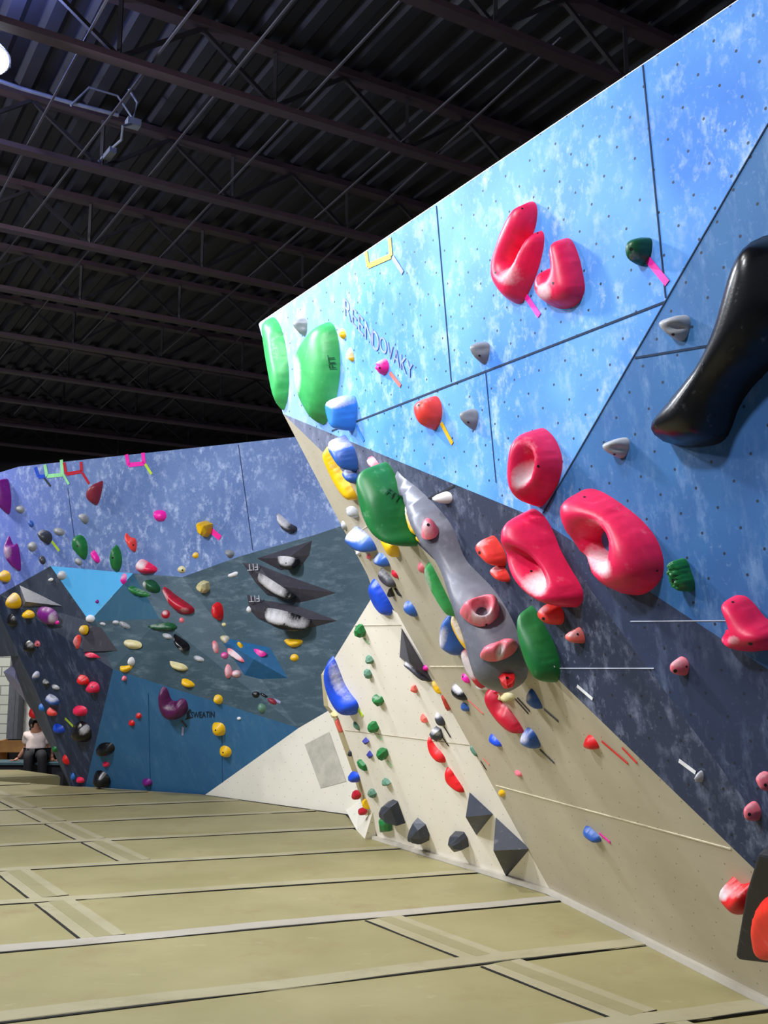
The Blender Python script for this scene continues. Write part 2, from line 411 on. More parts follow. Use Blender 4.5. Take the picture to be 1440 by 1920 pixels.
corner = (atz(708,1574,0).to_2d(), (atz(648,1519,0)-atz(708,1574,0)).to_2d().normalized())
chain.append(corner)
def active(i, k): return i == 0 or (i == 1 and k < 6) or (i in (3, 5) and k >= 6) or (i == 4 and k >= 7)
def clip_floor(poly, k, gap=.03):
    for i, (p, d) in enumerate(chain):
        if not active(i, k): continue
        if k == 5 and i == 1: p = atz(764,1591,0).to_2d(); d = (atz(670,1553,0).to_2d()-p).normalized()
        nrm = Vector((-d.y, d.x))
        if i == 4:
            cx = sum((q.dot(d2) for q in poly), 0)/len(poly)
            if max(q.x for q in poly) < nl5.x+.2: continue
        poly = clip(poly, p+nrm*gap, d)
        if len(poly) < 3: return []
    return poly
def slab(name, poly, z0, z1, mat, bev=.03, parent=None):
    n = len(poly); c = sum(poly, Vector((0, 0)))/n
    vs = [Vector((q.x, q.y, z0)) for q in poly]+[Vector((q.x, q.y, z1-bev)) for q in poly]
    ins = [q+(c-q).normalized()*bev for q in poly]
    vs += [Vector((q.x, q.y, z1)) for q in ins]
    fs = [tuple(range(2*n, 3*n)), tuple(range(n))[::-1]]
    for i in range(n):
        j = (i+1) % n
        fs += [(i, j, n+j, n+i), (n+i, n+j, 2*n+j, 2*n+i)]
    return mesh_obj(name, vs, fs, mat, parent)
ordn = ['nearest', 'second', 'third', 'fourth', 'fifth', 'sixth', 'seventh', 'eighth', 'ninth', 'tenth', 'eleventh', 'twelfth']
def ribbon(name, pts, w, mat, z=.006, jit=.012, seed=0):
    rnd = random.Random(seed); vs, fs = [], []
    # resample
    P_ = []
    for a, b in zip(pts, pts[1:]):
        k = max(2, int((b-a).length/.18))
        P_ += [a.lerp(b, i/k) for i in range(k)]
    P_.append(pts[-1]); ph = rnd.random()*6
    for i, p in enumerate(P_):
        a = P_[max(0, i-1)]; b = P_[min(len(P_)-1, i+1)]; d = (b-a).normalized(); s = Vector((-d.y, d.x))
        c = p+s*(jit*math.sin(i*.55+ph)+rnd.uniform(-jit, jit)*.5)
        e = rnd.uniform(-.004, .004)
        for o, zz in ((-w/2, .0), (-w/2+.004, z), (w/2-.004+e, z), (w/2+e, .0)):
            vs.append(Vector((c.x+s.x*o, c.y+s.y*o, zz+.001)))
    for i in range(len(P_)-1):
        for j in range(3): fs.append((i*4+j, i*4+j+1, i*4+5+j, i*4+4+j))
        fs.append((i*4, i*4+4, i*4+7, i*4+3))
    return mesh_obj(name, vs, fs, mat)
g = .011
for k in range(len(rows)-1):
    (p, d), (q, e) = rows[k], rows[k+1]
    cl = [-14.0]+cols.get(k, [])+[9.0]
    nm = len(cl)-1
    for j in range(nm):
        a, b = cl[j], cl[j+1]
        pa, pb = d2*a, d2*b
        poly = [inter(p, d, pa, d1), inter(p, d, pb, d1), inter(q, e, pb, d1), inter(q, e, pa, d1)]
        for l_p, l_d in ((poly[0]*1, d), (poly[2]*1, -e)):
            nr = Vector((-l_d.y, l_d.x)); poly = clip(poly, l_p+nr*g, l_d)
        poly = clip(poly, d2*(a+g), -d1 if cross2(-d1, d2) > 0 else d1)
        poly = clip(poly, d2*(b-g), d1 if cross2(d1, -d2) > 0 else -d1)
        poly = [v for v in clip_floor(poly, k)]
        if k >= 10: poly = clip(poly, nl5+Vector((-.02, 0)), (atz(118,1443,0).to_2d()-nl5).normalized()) if poly else poly
        if len(poly) < 3: continue
        vis = [w2p(Vector((v.x, v.y, 0))) for v in poly if v.y > .8]
        if not vis or max(v[0] for v in vis) < -30 or min(v[1] for v in vis) > 1940: continue
        lab = 'olive vinyl crash mat in the %s row from the camera' % ordn[k]
        if nm > 1: lab += (', left of the cross strip' if j == 0 else ', right of the cross strip')
        o = slab('crash_mat', poly, fz, 0, m_mat); tag(o, lab, 'crash mat', 'olive crash mats on the gym floor')
def cut_len(pts, k):                                            # trim a ribbon at the walls
    out = []
    for p in pts: out.append(p)
    a, b = out[0], out[-1]
    for i, (p, d) in enumerate(chain):
        if not active(i, k): continue
        nr = Vector((-d.y, d.x)); pp = p+nr*.06
        sa, sb = cross2(d, a-pp), cross2(d, b-pp)
        if sa >= 0 and sb < 0: b = a+(b-a)*(sa/(sa-sb))
    return [a, b]
for k in range(1, len(rows)-1):
    p, d = rows[k]
    w = .15 if k < 4 else .13
    s = Vector((-d.y, d.x))
    a = p-d*4.5; b = p+d*14
    if k in (10, 11): b = Vector((nl5.x-.25, nl5.y)) if False else atz(108, rows_px[k][1][1], 0).to_2d()
    off = s*(w/2-.002)
    a, b = cut_len([a+off, b+off], k)
    o = ribbon('cover_strip', [a, b], w, m_strip2 if k == 3 else m_strip, seed=k)
    tag(o, '%s carpet strip covering the %s seam across the mats' % ('greyish' if k == 3 else 'tan', ordn[k-1]), 'cover strip', 'carpet strips over the mat seams')
    a2_, b2_ = a-off-s*.004, b-off-s*.004
    vs, fs = bar_geo(Vector((a2_.x, a2_.y, .0)), Vector((b2_.x, b2_.y, .0)), .022, .01)
    mesh_obj('gap_shadow', vs, fs, m_gap_shadow, o)
for k, cl in cols.items():
    for c in cl:
        (p, d), (q, e) = rows[k], rows[k+1]
        a = inter(p, d, d2*c, d1); b = inter(q, e, d2*c, d1)
        dd = (b-a).normalized()
        if b.y < 1.5: continue
        a = a+dd*.14; b = b-dd*.02
        W = .26
        o = ribbon('cross_strip', [a, b], W, m_strip, z=.005, jit=.004, seed=50+k)
        tag(o, 'wide tan carpet strip along the cross seam of the %s mat row' % ordn[k], 'cover strip', 'carpet strips over the mat seams')
        sd = Vector((-dd.y, dd.x))*(W/2+.006)
        for sg in (1,):
            a2_, b2_ = a+sd*sg, b+sd*sg
            vs, fs = bar_geo(Vector((a2_.x, a2_.y, 0)), Vector((b2_.x, b2_.y, 0)), .016, .01); mesh_obj('gap_shadow', vs, fs, m_gap_shadow, o)
        vs, fs = bar_geo(Vector((a.x, a.y, .006)), Vector((b.x, b.y, .006)), .1, .003); mesh_obj('centre_band', vs, fs, floor_mat('strip_band', (138,131,94), (148,140,104), (132,124,88)) if 'strip_band' not in bpy.data.materials else bpy.data.materials['strip_band'], o)
# ------------------------------------------------------------------ ceiling: bar joists, deck, rods, conduit, floodlight
ZC = 6.15; ZD = 6.72; YW = 22.0
j1, j2 = Vector((.8543, .5198, 0)), Vector((-.5198, .8543, 0))
m_joist = plain('joist_brown', (56, 40, 48), .55)
m_web = plain('joist_web', (26, 21, 28), .6)
m_deck = plain('deck_dark', (21, 22, 35), .6)
m_rod = plain('galvanised', (70, 68, 78), .5, .4)
p0 = atz(0, 42, ZC); p1 = atz(0, 270, ZC)
sp = (p1-p0).dot(j2)
print('joist spacing', sp)
# deck
vs, fs = [], []
u0, u1, pitch = -16, 14, .3
t0, t1 = -4.0, 26.0
xs = []
n_r = int((u1-u0)/pitch)
for i in range(n_r):
    x = u0+i*pitch
    xs += [(x, .06), (x+.1, .06), (x+.15, 0), (x+.25, 0)]
for x, z in xs:
    for tt in (t0, t1):
        q = j1*x+j2*tt; vs.append(Vector((q.x, q.y, ZD+z)))
for i in range(len(xs)-1): fs.append((2*i, 2*i+1, 2*i+3, 2*i+2))
tag(mesh_obj('ceiling', vs, fs, m_deck), kind='structure')
words = ['second bar joist above the top edge of the photo', 'bar joist over the top of the blue wall', 'bar joist passing just above the floodlight', 'bar joist below the floodlight conduit', 'bar joist third below the floodlight', 'fourth bar joist below the floodlight', 'fifth bar joist below the floodlight',
         'sixth bar joist beyond the floodlight', 'seventh bar joist beyond the floodlight', 'eighth bar joist beyond the floodlight', 'ninth bar joist beyond the floodlight', 'tenth bar joist beyond the floodlight', 'eleventh bar joist, farthest over the back wall']
for k in range(-2, 11):
    base = p0+j2*(sp*k); base = base-j1*base.dot(j1)
    o = empty('bar_joist', Vector((base.x, base.y, ZC)), 'dark painted steel '+words[k+2], 'roof joist', 'steel bar joists under the roof deck')
    xm = min(12, (YW-.25-base.y)/j1.y)
    A_, B_ = base-j1*13, base+j1*xm
    for nm, z, w, h in (('bottom_chord', 0, .11, .05), ('top_chord', ZD-ZC-.05, .13, .06)):
        vs, fs = bar_geo(A_+Vector((0,0,z)), B_+Vector((0,0,z)), w, h); mesh_obj(nm, vs, fs, m_joist, o)
    g_ = []; L = 25; step = 1.3; ph = (k*.37) % step
    x = -13+ph
    while x < xm-step:
        b0 = base+j1*x; b1_ = base+j1*(x+step); m_ = base+j1*(x+step/2)
        up = Vector((0, 0, ZD-ZC-.08)); zz = Vector((0, 0, .02))
        g_.append(bar_geo(b0+up, m_+zz, .032, .032)); g_.append(bar_geo(m_+zz, b1_+up, .032, .032)); g_.append(bar_geo(m_+zz, m_+up, .03, .03))
        x += step
    vs, fs = join_geo(g_); mesh_obj('web', vs, fs, m_web, o)
for i, (a, b, wd) in enumerate([((200,0),(0,367),'leftmost'), ((375,0),(5,480),'second from the left'), ((550,0),(100,550),'third from the left'),
        ((640,120),(200,590),'fourth from the left'), ((760,260),(330,640),'fifth from the left'), ((860,250),(420,660),'rightmost')]):
    va, vb = atz(*a, ZC+.05), atz(*b, ZC+.05)
    va = va-(vb-va).normalized()*1.5; vb = vb+(vb-va).normalized()*6
    g_ = [bar_geo(va, vb, .016, .016)]
    vs, fs = join_geo(g_)
    tag(mesh_obj('bridging_rod', vs, fs, m_rod), 'thin galvanised rod running across the roof joists, '+wd+' of the six', 'roof rod', 'bridging rods between the joists')
m_cond = plain('conduit_grey', (128, 134, 150), .5, .4)
cd = [atz(x, y, ZC+.3) for x, y in [(-120,118),(0,152),(40,166),(130,192),(222,216)]]
vs, fs = tube_geo(cd, .018)
tag(mesh_obj('conduit', vs, fs, m_cond), 'grey metal conduit running from the floodlight to the ceiling junction box', 'conduit')
jb = empty('junction_box', cd[-1]+Vector((.12, .05, -.05)), 'small grey junction box hanging at the conduit end', 'junction box')
vs, fs = box_geo(jb.location, j1*.06, j2*.05, Vector((0,0,.03))); mesh_obj('box', vs, fs, m_cond, jb)
vs, fs = tube_geo([jb.location+Vector((0,0,.05)), jb.location+Vector((.03,0,.2)), jb.location+Vector((-.05,0,.33))], .012); mesh_obj('stem', vs, fs, m_cond, jb)
vs, fs = tube_geo([jb.location+Vector((0,0,.04)), jb.location+j1*-.15+Vector((0,0,.22)), jb.location+j1*-.4+Vector((0,0,.22)), jb.location+j1*-.55], .01); mesh_obj('cable_loop', vs, fs, m_cond, jb)
cb = [atz(x, y, ZC+.1) for x, y in [(230,236),(228,262),(212,276)]]
pl_ = empty('power_connector', atz(206, 288, ZC+.1), 'grey plug connector dangling below the junction box', 'connector')
vs, fs = tube_geo([jb.location]+cb, .012); mesh_obj('cord', vs, fs, m_cond, pl_)
dd = (atz(190, 306, ZC+.1)-atz(214, 276, ZC+.1)).normalized()
vs, fs = bar_geo(pl_.location-dd*.09, pl_.location+dd*.09, .065, .05); mesh_obj('body', vs, fs, m_cond, pl_)
for s in (-.03, .03):
    vs, fs = bar_geo(pl_.location+dd*.09+j1*s, pl_.location+dd*.24+j1*(s*1.2), .02, .02); mesh_obj('prong', vs, fs, m_cond, pl_)
lp = atz(-16, 116, ZC-.05)
fl_ = empty('floodlight', lp, 'bright round high bay floodlight at the left edge under the roof', 'light')
dn = Vector((.35, -.25, -.9)).normalized()
s1 = dn.cross(Vector((0,0,1))).normalized(); s2 = s1.cross(dn)
def disc(c, r0, r1, h, seg=28):
    vs = [c+s1*(r0*math.cos(2*math.pi*i/seg))+s2*(r0*math.sin(2*math.pi*i/seg)) for i in range(seg)]
    vs += [c-dn*h+s1*(r1*math.cos(2*math.pi*i/seg))+s2*(r1*math.sin(2*math.pi*i/seg)) for i in range(seg)]
    return vs, [tuple(range(seg))]+[tuple(range(seg, 2*seg))[::-1]]+[(i, seg+i, seg+(i+1) % seg, (i+1) % seg) for i in range(seg)]
vs, fs = disc(lp-dn*.015, .145, .09, .16); mesh_obj('housing', vs, fs, plain('lamp_housing', (70,74,90), .4, .5), fl_)
vs, fs = disc(lp, .125, .125, .01); mesh_obj('lens', vs, fs, plain('lamp_lens', (225,232,255), .4, 0, 55), fl_)
arc = [lp-dn*.06+s1*(.17*math.cos(a))-dn*(.2*math.sin(a)) for a in [i*math.pi/10 for i in range(11)]]
vs, fs = tube_geo(arc, .012); mesh_obj('bracket', vs, fs, m_cond, fl_)
vs, fs = tube_geo([lp-dn*.26, Vector((lp.x, lp.y, ZC+.35))], .015); mesh_obj('hanger', vs, fs, m_cond, fl_)
# ------------------------------------------------------------------ room beyond
def block_mat():
    k = NT('cinder_block'); tc = k.n('ShaderNodeTexCoord')
    mp = k.n('ShaderNodeMapping'); mp.inputs['Rotation'].default_value = (math.pi/2, 0, 0); k.l(tc.outputs['Object'], mp.inputs[0])
    br = k.n('ShaderNodeTexBrick'); k.l(mp.outputs[0], br.inputs['Vector'])
    br.inputs['Color1'].default_value = lin((176,180,172)); br.inputs['Color2'].default_value = lin((188,190,182)); br.inputs['Mortar'].default_value = lin((120,124,120))
    br.inputs['Scale'].default_value = 1.0; br.inputs['Brick Width'].default_value = .4; br.inputs['Row Height'].default_value = .2; br.inputs['Mortar Size'].default_value = .012
    k.l(br.outputs[0], k.b.inputs['Base Color']); k.b.inputs['Roughness'].default_value = .8
    return k.m
YW = 22.0
mesh_obj('wall_far', [(-16,YW,fz),(12,YW,fz),(12,YW,3.2),(-16,YW,3.2),(12,YW,7),(-16,YW,7)], [(0,1,2,3),(3,2,4,5)], None, mats=[block_mat(), plain('upper_wall_dark', (22,22,28), .9)], fmat=[0,1])['kind'] = 'structure'
def yat(px, py, Y):
    d = ray(px, py); return O+d*(Y/d.y)
q = [yat(30, 1450, YW-.3), yat(140, 1450, YW-.3), yat(140, 1180, YW-.3), yat(30, 1180, YW-.3)]
vs, fs = box_geo((q[0]+q[2])/2, Vector(((q[1].x-q[0].x)/2,0,0)), Vector((0,.1,0)), Vector((0,0,(q[2].z-q[0].z)/2)))
tag(mesh_obj('wall_partition', vs, fs, plain('white_paint', (206,206,204), .8)), kind='structure')
cA = yat(11, 1450, YW-.62); cB = yat(32, 1450, YW-.62)
colm = empty('steel_column', Vector(((cA.x+cB.x)/2, YW-.62, fz)), 'dark grey steel column against the far block wall', 'column')
for x0_, x1_, dep in ((cA.x, cA.x+.14, .1), (cA.x+.16, cB.x, .14)):
    vs, fs = box_geo(Vector(((x0_+x1_)/2, YW-.62, 2.72)), Vector(((x1_-x0_)/2,0,0)), Vector((0,dep,0)), Vector((0,0,3.06)))
    mesh_obj('column_web' if dep == .1 else 'column_flange', vs, fs, plain('column_grey', (84,88,98), .6), colm)
# ------------------------------------------------------------------ climbing holds
GRP = dict(A='holds on the sky blue right wall', B='holds on the darker blue right wall', C='holds on the slate band of the prow', E='holds on the tan overhang',
           F='holds on the cream wall', J='holds on the dusk blue back wall', K='holds under the dark back overhang', L='holds on the deep blue lower back wall', N='holds on the left night blue face', V='holds bolted to wall volumes')
def smooth_poly(p, it=2):
    for _ in range(it):
        q = []
        for i in range(len(p)):
            a, b = p[i], p[(i+1) % len(p)]
            q += [a*.75+b*.25, a*.25+b*.75]
        p = q
    return p
def resample(p, m):
    L = [0.0]
    for i in range(len(p)): L.append(L[-1]+(p[(i+1) % len(p)]-p[i]).length)
    out = []; j = 0
    for k in range(m):
        s = L[-1]*k/m
        while L[j+1] < s: j += 1
        f = (s-L[j])/max(1e-9, L[j+1]-L[j]); out.append(p[j].lerp(p[(j+1) % len(p)], f))
    return out
def B(cx, cy, rx, ry, rot=0, seed=None, n=10, wob=.09):     # a roundish outline
    rnd = random.Random(seed if seed is not None else int(cx*31+cy*17)); c, s = math.cos(math.radians(rot)), math.sin(math.radians(rot)); out = []
    for i in range(n):
        a = 2*math.pi*i/n; k = 1+rnd.uniform(-wob, wob)
        x, y = rx*k*1.06*math.cos(a), ry*k*1.06*math.sin(a); out.append((cx+x*c-y*s, cy+x*s+y*c))
    return out
def R(cx, cy, rx, ry, rot=0, n=6):                          # an angular outline for faceted holds
    return B(cx, cy, rx, ry, rot, n=n, wob=.2)
def ell(px, e):
    cx, cy, rx, ry = e[:4]; a = math.radians(e[4] if len(e) > 4 else 0)
    dx, dy = px[0]-cx, px[1]-cy
    x = dx*math.cos(a)+dy*math.sin(a); y = -dx*math.sin(a)+dy*math.cos(a)
    return math.hypot(x/rx, y/ry)
def in_poly(q, poly):
    c = False; n = len(poly); j = n-1
    for i in range(n):
        a, b = poly[i], poly[j]
        if (a.y > q.y) != (b.y > q.y) and q.x < (b.x-a.x)*(q.y-a.y)/(b.y-a.y)+a.x: c = not c
        j = i
    return c
def seg_d(q, a, b):
    ab = b-a; t_ = max(0, min(1, (q-a).dot(ab)/max(1e-12, ab.length_squared))); return (q-(a+ab*t_)).length
def get_plane(out, pl):
    if pl and pl != 'V': return PL[pl]
    cx = sum(p[0] for p in out)/len(out); cy = sum(p[1] for p in out)/len(out)
    r = cast(cx, cy)
    return r if r else PL['J']
HOLDS = {}
def _build(label, col, out, h=None, mode='df', pl=None, g='A', name='climbing_hold', cat='climbing hold', chalk=(), dish=(), holes=(), bolts=(), soft=1.0, lip=0, top=.35, solid=False, tilt=(0, 0), res=1.0, pw=2.0, dry=False, plane=None):
    plane = plane or get_plane(out, pl); n = plane[1]; u, v = frame(n)
    p0 = [hit(plane, *p) for p in out]
    c = sum(p0, Vector())/len(p0)
    size = math.sqrt(max(1e-8, (max((q-c).dot(u) for q in p0)-min((q-c).dot(u) for q in p0))*(max((q-c).dot(v) for q in p0)-min((q-c).dot(v) for q in p0))))
    if h is None: h = min(.14, size*.42)
    k = 0.0
    p0 = [hit(plane, p[0], p[1], k)-n*k for p in out]
    c = sum(p0, Vector())/len(p0)
    pts = [Vector(((q-c).dot(u), (q-c).dot(v))) for q in p0]
    if sum(cross2(pts[i], pts[(i+1) % len(pts)]) for i in range(len(pts))) < 0: pts.reverse()
    to3 = lambda q, z: c+u*q.x+v*q.y+n*z
    verts, faces, ch = [], [], []
    tl = Vector(tilt)
    if mode in ('facet', 'pyr'):
        m = len(pts); cen = sum(pts, Vector((0, 0)))/m
        rnd = random.Random(len(label)*7+m)
        verts = [to3(q, -.004) for q in pts]; hs = []
        if mode == 'facet':
            for q in pts: verts.append(to3(cen+(q-cen)*.86+tl*h*.4, h*rnd.uniform(.45, .7)))
            for q in pts: verts.append(to3(cen+(q-cen)*top*rnd.uniform(.8, 1.2)+tl*h, h*rnd.uniform(.88, 1.05)))
            faces = [(i, (i+1) % m, m+(i+1) % m, m+i) for i in range(m)]
            for i in range(m):
                j = (i+1) % m; faces += [(m+i, m+j, 2*m+j), (m+i, 2*m+j, 2*m+i)]
            faces.append(tuple(range(2*m, 3*m)))
        else:
            verts.append(to3(cen+tl, h)); faces = [(i, (i+1) % m, m) for i in range(m)]
        sm = False
    else:
        sp_ = smooth_poly(pts, 3); per = sum((sp_[i]-sp_[i-1]).length for i in range(len(sp_)))
        big = max(abs(p[0]-q[0])+abs(p[1]-q[1]) for p in out for q in out)
        m = int(min(76, max(20, big*.6))*res); bd = resample(sp_, m)
        hp = [[Vector(((q-c).dot(u), (q-c).dot(v))) for q in [hit(plane, *p, k)-n*k for p in B(*e, n=14, wob=0)]] for e in holes]
        st = per/m
        x0, x1 = min(q.x for q in bd), max(q.x for q in bd); y0_, y1 = min(q.y for q in bd), max(q.y for q in bd)
        allb = [bd]+hp
        def dist(q): return min(min(seg_d(q, pb[i-1], pb[i]) for i in range(len(pb))) for pb in allb)
        inner = []; row = 0; y = y0_
        while y < y1:
            x = x0+(st/2 if row % 2 else 0)
            while x < x1:
                q = Vector((x, y))
                if in_poly(q, bd) and not any(in_poly(q, hh) for hh in hp) and dist(q) > st*.45: inner.append(q)
                x += st
            y += st*.866; row += 1
        # a tight ring just inside the rim gives steep flanks
        V2 = list(bd); E_ = [(i, (i+1) % m) for i in range(m)]
        for hh in hp:
            o_ = len(V2); V2 += hh; E_ += [(o_+i, o_+(i+1) % len(hh)) for i in range(len(hh))]
        nb = len(V2); V2 += inner
        r_ = delaunay_2d_cdt(V2, E_, [], 0, 1e-6)
        W, F_ = r_[0], r_[2]
        F_ = [tuple(f) for f in F_ if (lambda q: in_poly(q, bd) and not any(in_poly(q, hh) for hh in hp))(sum((W[i] for i in f), Vector((0, 0)))/len(f))]
        used = sorted({i for f in F_ for i in f}); mp = {i: j for j, i in enumerate(used)}
        W = [W[i] for i in used]; F_ = [tuple(mp[i] for i in f) for f in F_]
        F_ = [f if cross2(W[f[1]]-W[f[0]], W[f[2]]-W[f[0]]) > 0 else f[::-1] for f in F_]
        D = [dist(q) for q in W]; dm = max(D) or 1
        nbr = [set() for _ in W]
        for f in F_:
            for a, b in ((0, 1), (1, 2), (2, 0)): nbr[f[a]].add(f[b]); nbr[f[b]].add(f[a])
        ymx = max(abs(y1), abs(y0_))
        Z = []
        for q, d in zip(W, D):
            x = min(1, d/(dm*soft)); z = h*(1-(1-x)**pw)**(1/pw)
            z *= 1+lip*(q.y/ymx); Z.append(z)
        for it in range(3):
            Z = [z if d < 1e-5 else .5*z+.5*sum(Z[j] for j in nbr[i])/len(nbr[i]) for i, (z, d) in enumerate(zip(Z, D))]
        pxs = [w2p(to3(q, z)) for q, z in zip(W, Z)]
        for e in dish:
            dep = e[5] if len(e) > 5 else .7
            Z = [z*(1-dep*max(0, min(1, 1.5*(1-ell(px, e))))) for z, px in zip(Z, pxs)]
        if dish:
            for it in range(3):
                Z = [z if d < 1e-5 else .5*z+.5*sum(Z[j] for j in nbr[i])/len(nbr[i]) for i, (z, d) in enumerate(zip(Z, D))]
        if mode == 'rough':
            rnd = random.Random(len(label)); Z = [z*rnd.uniform(.78, 1.15) if d > 1e-5 else z for z, d in zip(Z, D)]
        verts = [to3(q+tl*z, z if d > 1e-5 else -.004) for q, z, d in zip(W, Z, D)]; faces = F_
        for px in pxs:
            s_ = 0
            for e in chalk: s_ = max(s_, (e[5] if len(e) > 5 else 1)*max(0, min(1, 2.2*(1.1-ell(px, e)))))
            ch.append(s_)
        for it in range(2): ch = [.5*x+.5*sum(ch[j] for j in nbr[i])/len(nbr[i]) for i, x in enumerate(ch)]
        sm = True
    if not ch:
        for q in verts:
            px = w2p(q); s_ = 0
            for e in chalk: s_ = max(s_, (e[5] if len(e) > 5 else 1)*max(0, min(1, 2.2*(1.1-ell(px, e)))))
            ch.append(s_)
    if dry: return [w2p(q) for q in verts], h, c, n
    o = mesh_obj(name, verts, faces, hold_mat(col), origin=c, smooth=sm, chalk=ch)
    if mode == 'facet' and size > .1:
        b_ = o.modifiers.new('bevel', 'BEVEL'); b_.width = .005; b_.segments = 2
    tag(o, label, cat, GRP.get(g, g))
    vw = [Vector(q) for q in verts]
    if solid: add_solid(vw, faces)
    if bolts:
        bv = BVHTree.FromPolygons(vw, faces)
        for bx, by, br in bolts:
            d = ray(bx, by).normalized(); loc, nn, i, ds = bv.ray_cast(O, d)
            if loc is None: continue
            if nn.dot(d) > 0: nn = -nn
            rr = br*ds/F_PX; uu, vv = frame(nn)
            vs = [loc+nn*.0015+uu*(rr*math.cos(a))+vv*(rr*math.sin(a)) for a in [i*math.pi/5 for i in range(10)]]
            vs += [q-nn*.012 for q in vs]
            mesh_obj('bolt_hole', vs, [tuple(range(10))]+[(i, i+10, (i+1) % 10+10, (i+1) % 10) for i in range(10)], plain('bolt_black', (14,14,16), .5), o)
    return o
def hold(label, col, out, h=None, mode='df', pl=None, g='A', **kw):
    kw.update(mode=mode, pl=pl, g=g)
    """fit the base outline so that the finished, protruding hold shows the traced outline"""
    plane = kw.get('plane') or get_plane(out, kw.get('pl')); kw['plane'] = plane
    quick = dict(kw); quick.update(dry=True, dish=(), chalk=(), bolts=())
    cur = [Vector(p) for p in out]; tgt = cur[:]; hl = [list(e) for e in kw.get('holes', ())]
    for it in range(4):
        pr, hh, c, n = _build(label, col, [tuple(p) for p in cur], h, **quick)
        s_ = Vector(w2p(c+n*hh))-Vector(w2p(c)); L = s_.length
        if L < 1e-6: break
        a = s_/L; b = Vector((-a.y, a.x))
        ta = [p.dot(a) for p in tgt]; tb = [p.dot(b) for p in tgt]; pa = [Vector(p).dot(a) for p in pr]; pb = [Vector(p).dot(b) for p in pr]
        ext = max(ta)-min(ta)
        if it == 0:
            h = hh*min(1, .62*ext/L)
            if h < hh: continue
        ka = ext/max(1e-6, max(pa)-min(pa)); kb = (max(tb)-min(tb))/max(1e-6, max(pb)-min(pb))
        nw = []
        for p in cur:
            x = min(ta)+(p.dot(a)-min(pa))*ka; y = min(tb)+(p.dot(b)-min(pb))*kb
            nw.append(a*x+b*y)
        for e in hl:
            p = Vector(e[:2]); q_ = a*(min(ta)+(p.dot(a)-min(pa))*ka)+b*(min(tb)+(p.dot(b)-min(pb))*kb); e[0], e[1] = q_; e[2] *= (ka+1)/2; e[3] *= (ka+1)/2
        cur = nw; quick['holes'] = [tuple(e) for e in hl]; kw['holes'] = quick['holes']
    return _build(label, col, [tuple(p) for p in cur], h, **kw)
def tape(label, p, q, w, col, pl=None, cat='tape', name='route_tape', off=.004, g='route tape strips'):
    pln = PL[pl] if pl else cast((p[0]+q[0])/2, (p[1]+q[1])/2)
    a, b = hit(pln, *p, off), hit(pln, *q, off)
    vs, fs = bar_geo(a, b, w, .0025, pln[1])
    return tag(mesh_obj(name, vs, fs, plain('tape_'+col, PAL[col], .5)), label, cat, g)
def tape_box(label, pts, w, col, pl):
    q = [hit(PL[pl], *p, .004) for p in pts]; g_ = [bar_geo(a, b, w, .0025, PL[pl][1]) for a, b in zip(q, q[1:])]
    vs, fs = join_geo(g_)
    return tag(mesh_obj('tape_box', vs, fs, plain('tape_'+col, PAL[col], .5)), label, 'tape', 'tape boxes marking the route tops')
# ================= sky blue wall
hold('long narrow light green leaf-shaped hold on the top left corner of the prow', 'lgreen', [(490,604),(497,596),(508,594),(520,606),(531,633),(540,672),(544,710),(541,745),(533,770),(525,763),(513,720),(499,660)], .10, pl='A', name='macro_hold', dish=[(519,665,10,45,-12,.45)], chalk=[(512,655,5,40,-10,.5)], soft=.8)
o = hold('large light green oval macro hold with FIT lettering near the prow tip', 'lgreen', [(604,602),(618,603),(630,620),(637,655),(639,690),(634,735),(624,770),(606,797),(592,796),(573,770),(557,740),(551,695),(558,650),(578,622)], .16, pl='A', name='macro_hold', chalk=[(556,705,10,45,0,.6)], soft=.9)
def text_on(o, txt, p, right, up, col):
    me = o.data; vw = [o.matrix_basis @ v.co for v in me.vertices]
    bv = BVHTree.FromPolygons(vw, [tuple(pp.vertices) for pp in me.polygons])
    d = ray(*p).normalized(); r_ = bv.ray_cast(O, d)
    if r_[0] is None: return
    nn = r_[1] if r_[1].dot(d) < 0 else -r_[1]
    letters(txt, o, (r_[0], nn), p, right, up, plain('letter_'+col, PAL[col], .6), 'logo_text', .012)
text_on(o, 'FIT', (630,690), (-3,-25), (-13,1), 'dgreen')
hold('grey ring jug between the two green holds at the prow tip', 'grey', [(548,602),(556,595),(574,596),(578,606),(576,622),(571,632),(562,625),(550,614)], .09, g='A', pl='A', name='ring_hold', dish=[(560,611,9,8,30,.9)], lip=.3)
hold('small yellow foothold right of the big green oval, upper one', 'yellow', [(635,618),(640,615),(646,620),(650,630),(644,637),(637,633)], pl='A', chalk=[(638,619,5,5)])
hold('small cream-yellow drop foothold right of the big green oval, lower one', 'yellow', [(651,650),(656,650),(662,663),(665,676),(658,679),(652,672)], pl='A', chalk=[(655,660,6,14)])
hold('magenta grooved knob hold on the sky blue wall with a pink tape tail', 'magenta', B(718,688,13,15), .07, pl='A', mode='rough', chalk=[(712,677,8,6)], bolts=[(712,690,2)])
tape('salmon pink tape strip running down from the magenta knob', (731,699), (751,724), .025, 'salmon', 'A')
hold('bright blue block hold with a curved groove, uppermost of the blue stack', 'lblue', [(614,744),(625,738),(655,739),(668,746),(671,770),(668,795),(660,808),(637,803),(622,782),(613,762)], .17, pl='A', chalk=[(635,750,24,11)], soft=.6, tilt=(-.2,-.1))
tape('blue tape strip hanging below the grooved blue block', (668,798), (682,827), .02, 'lblue', 'A')
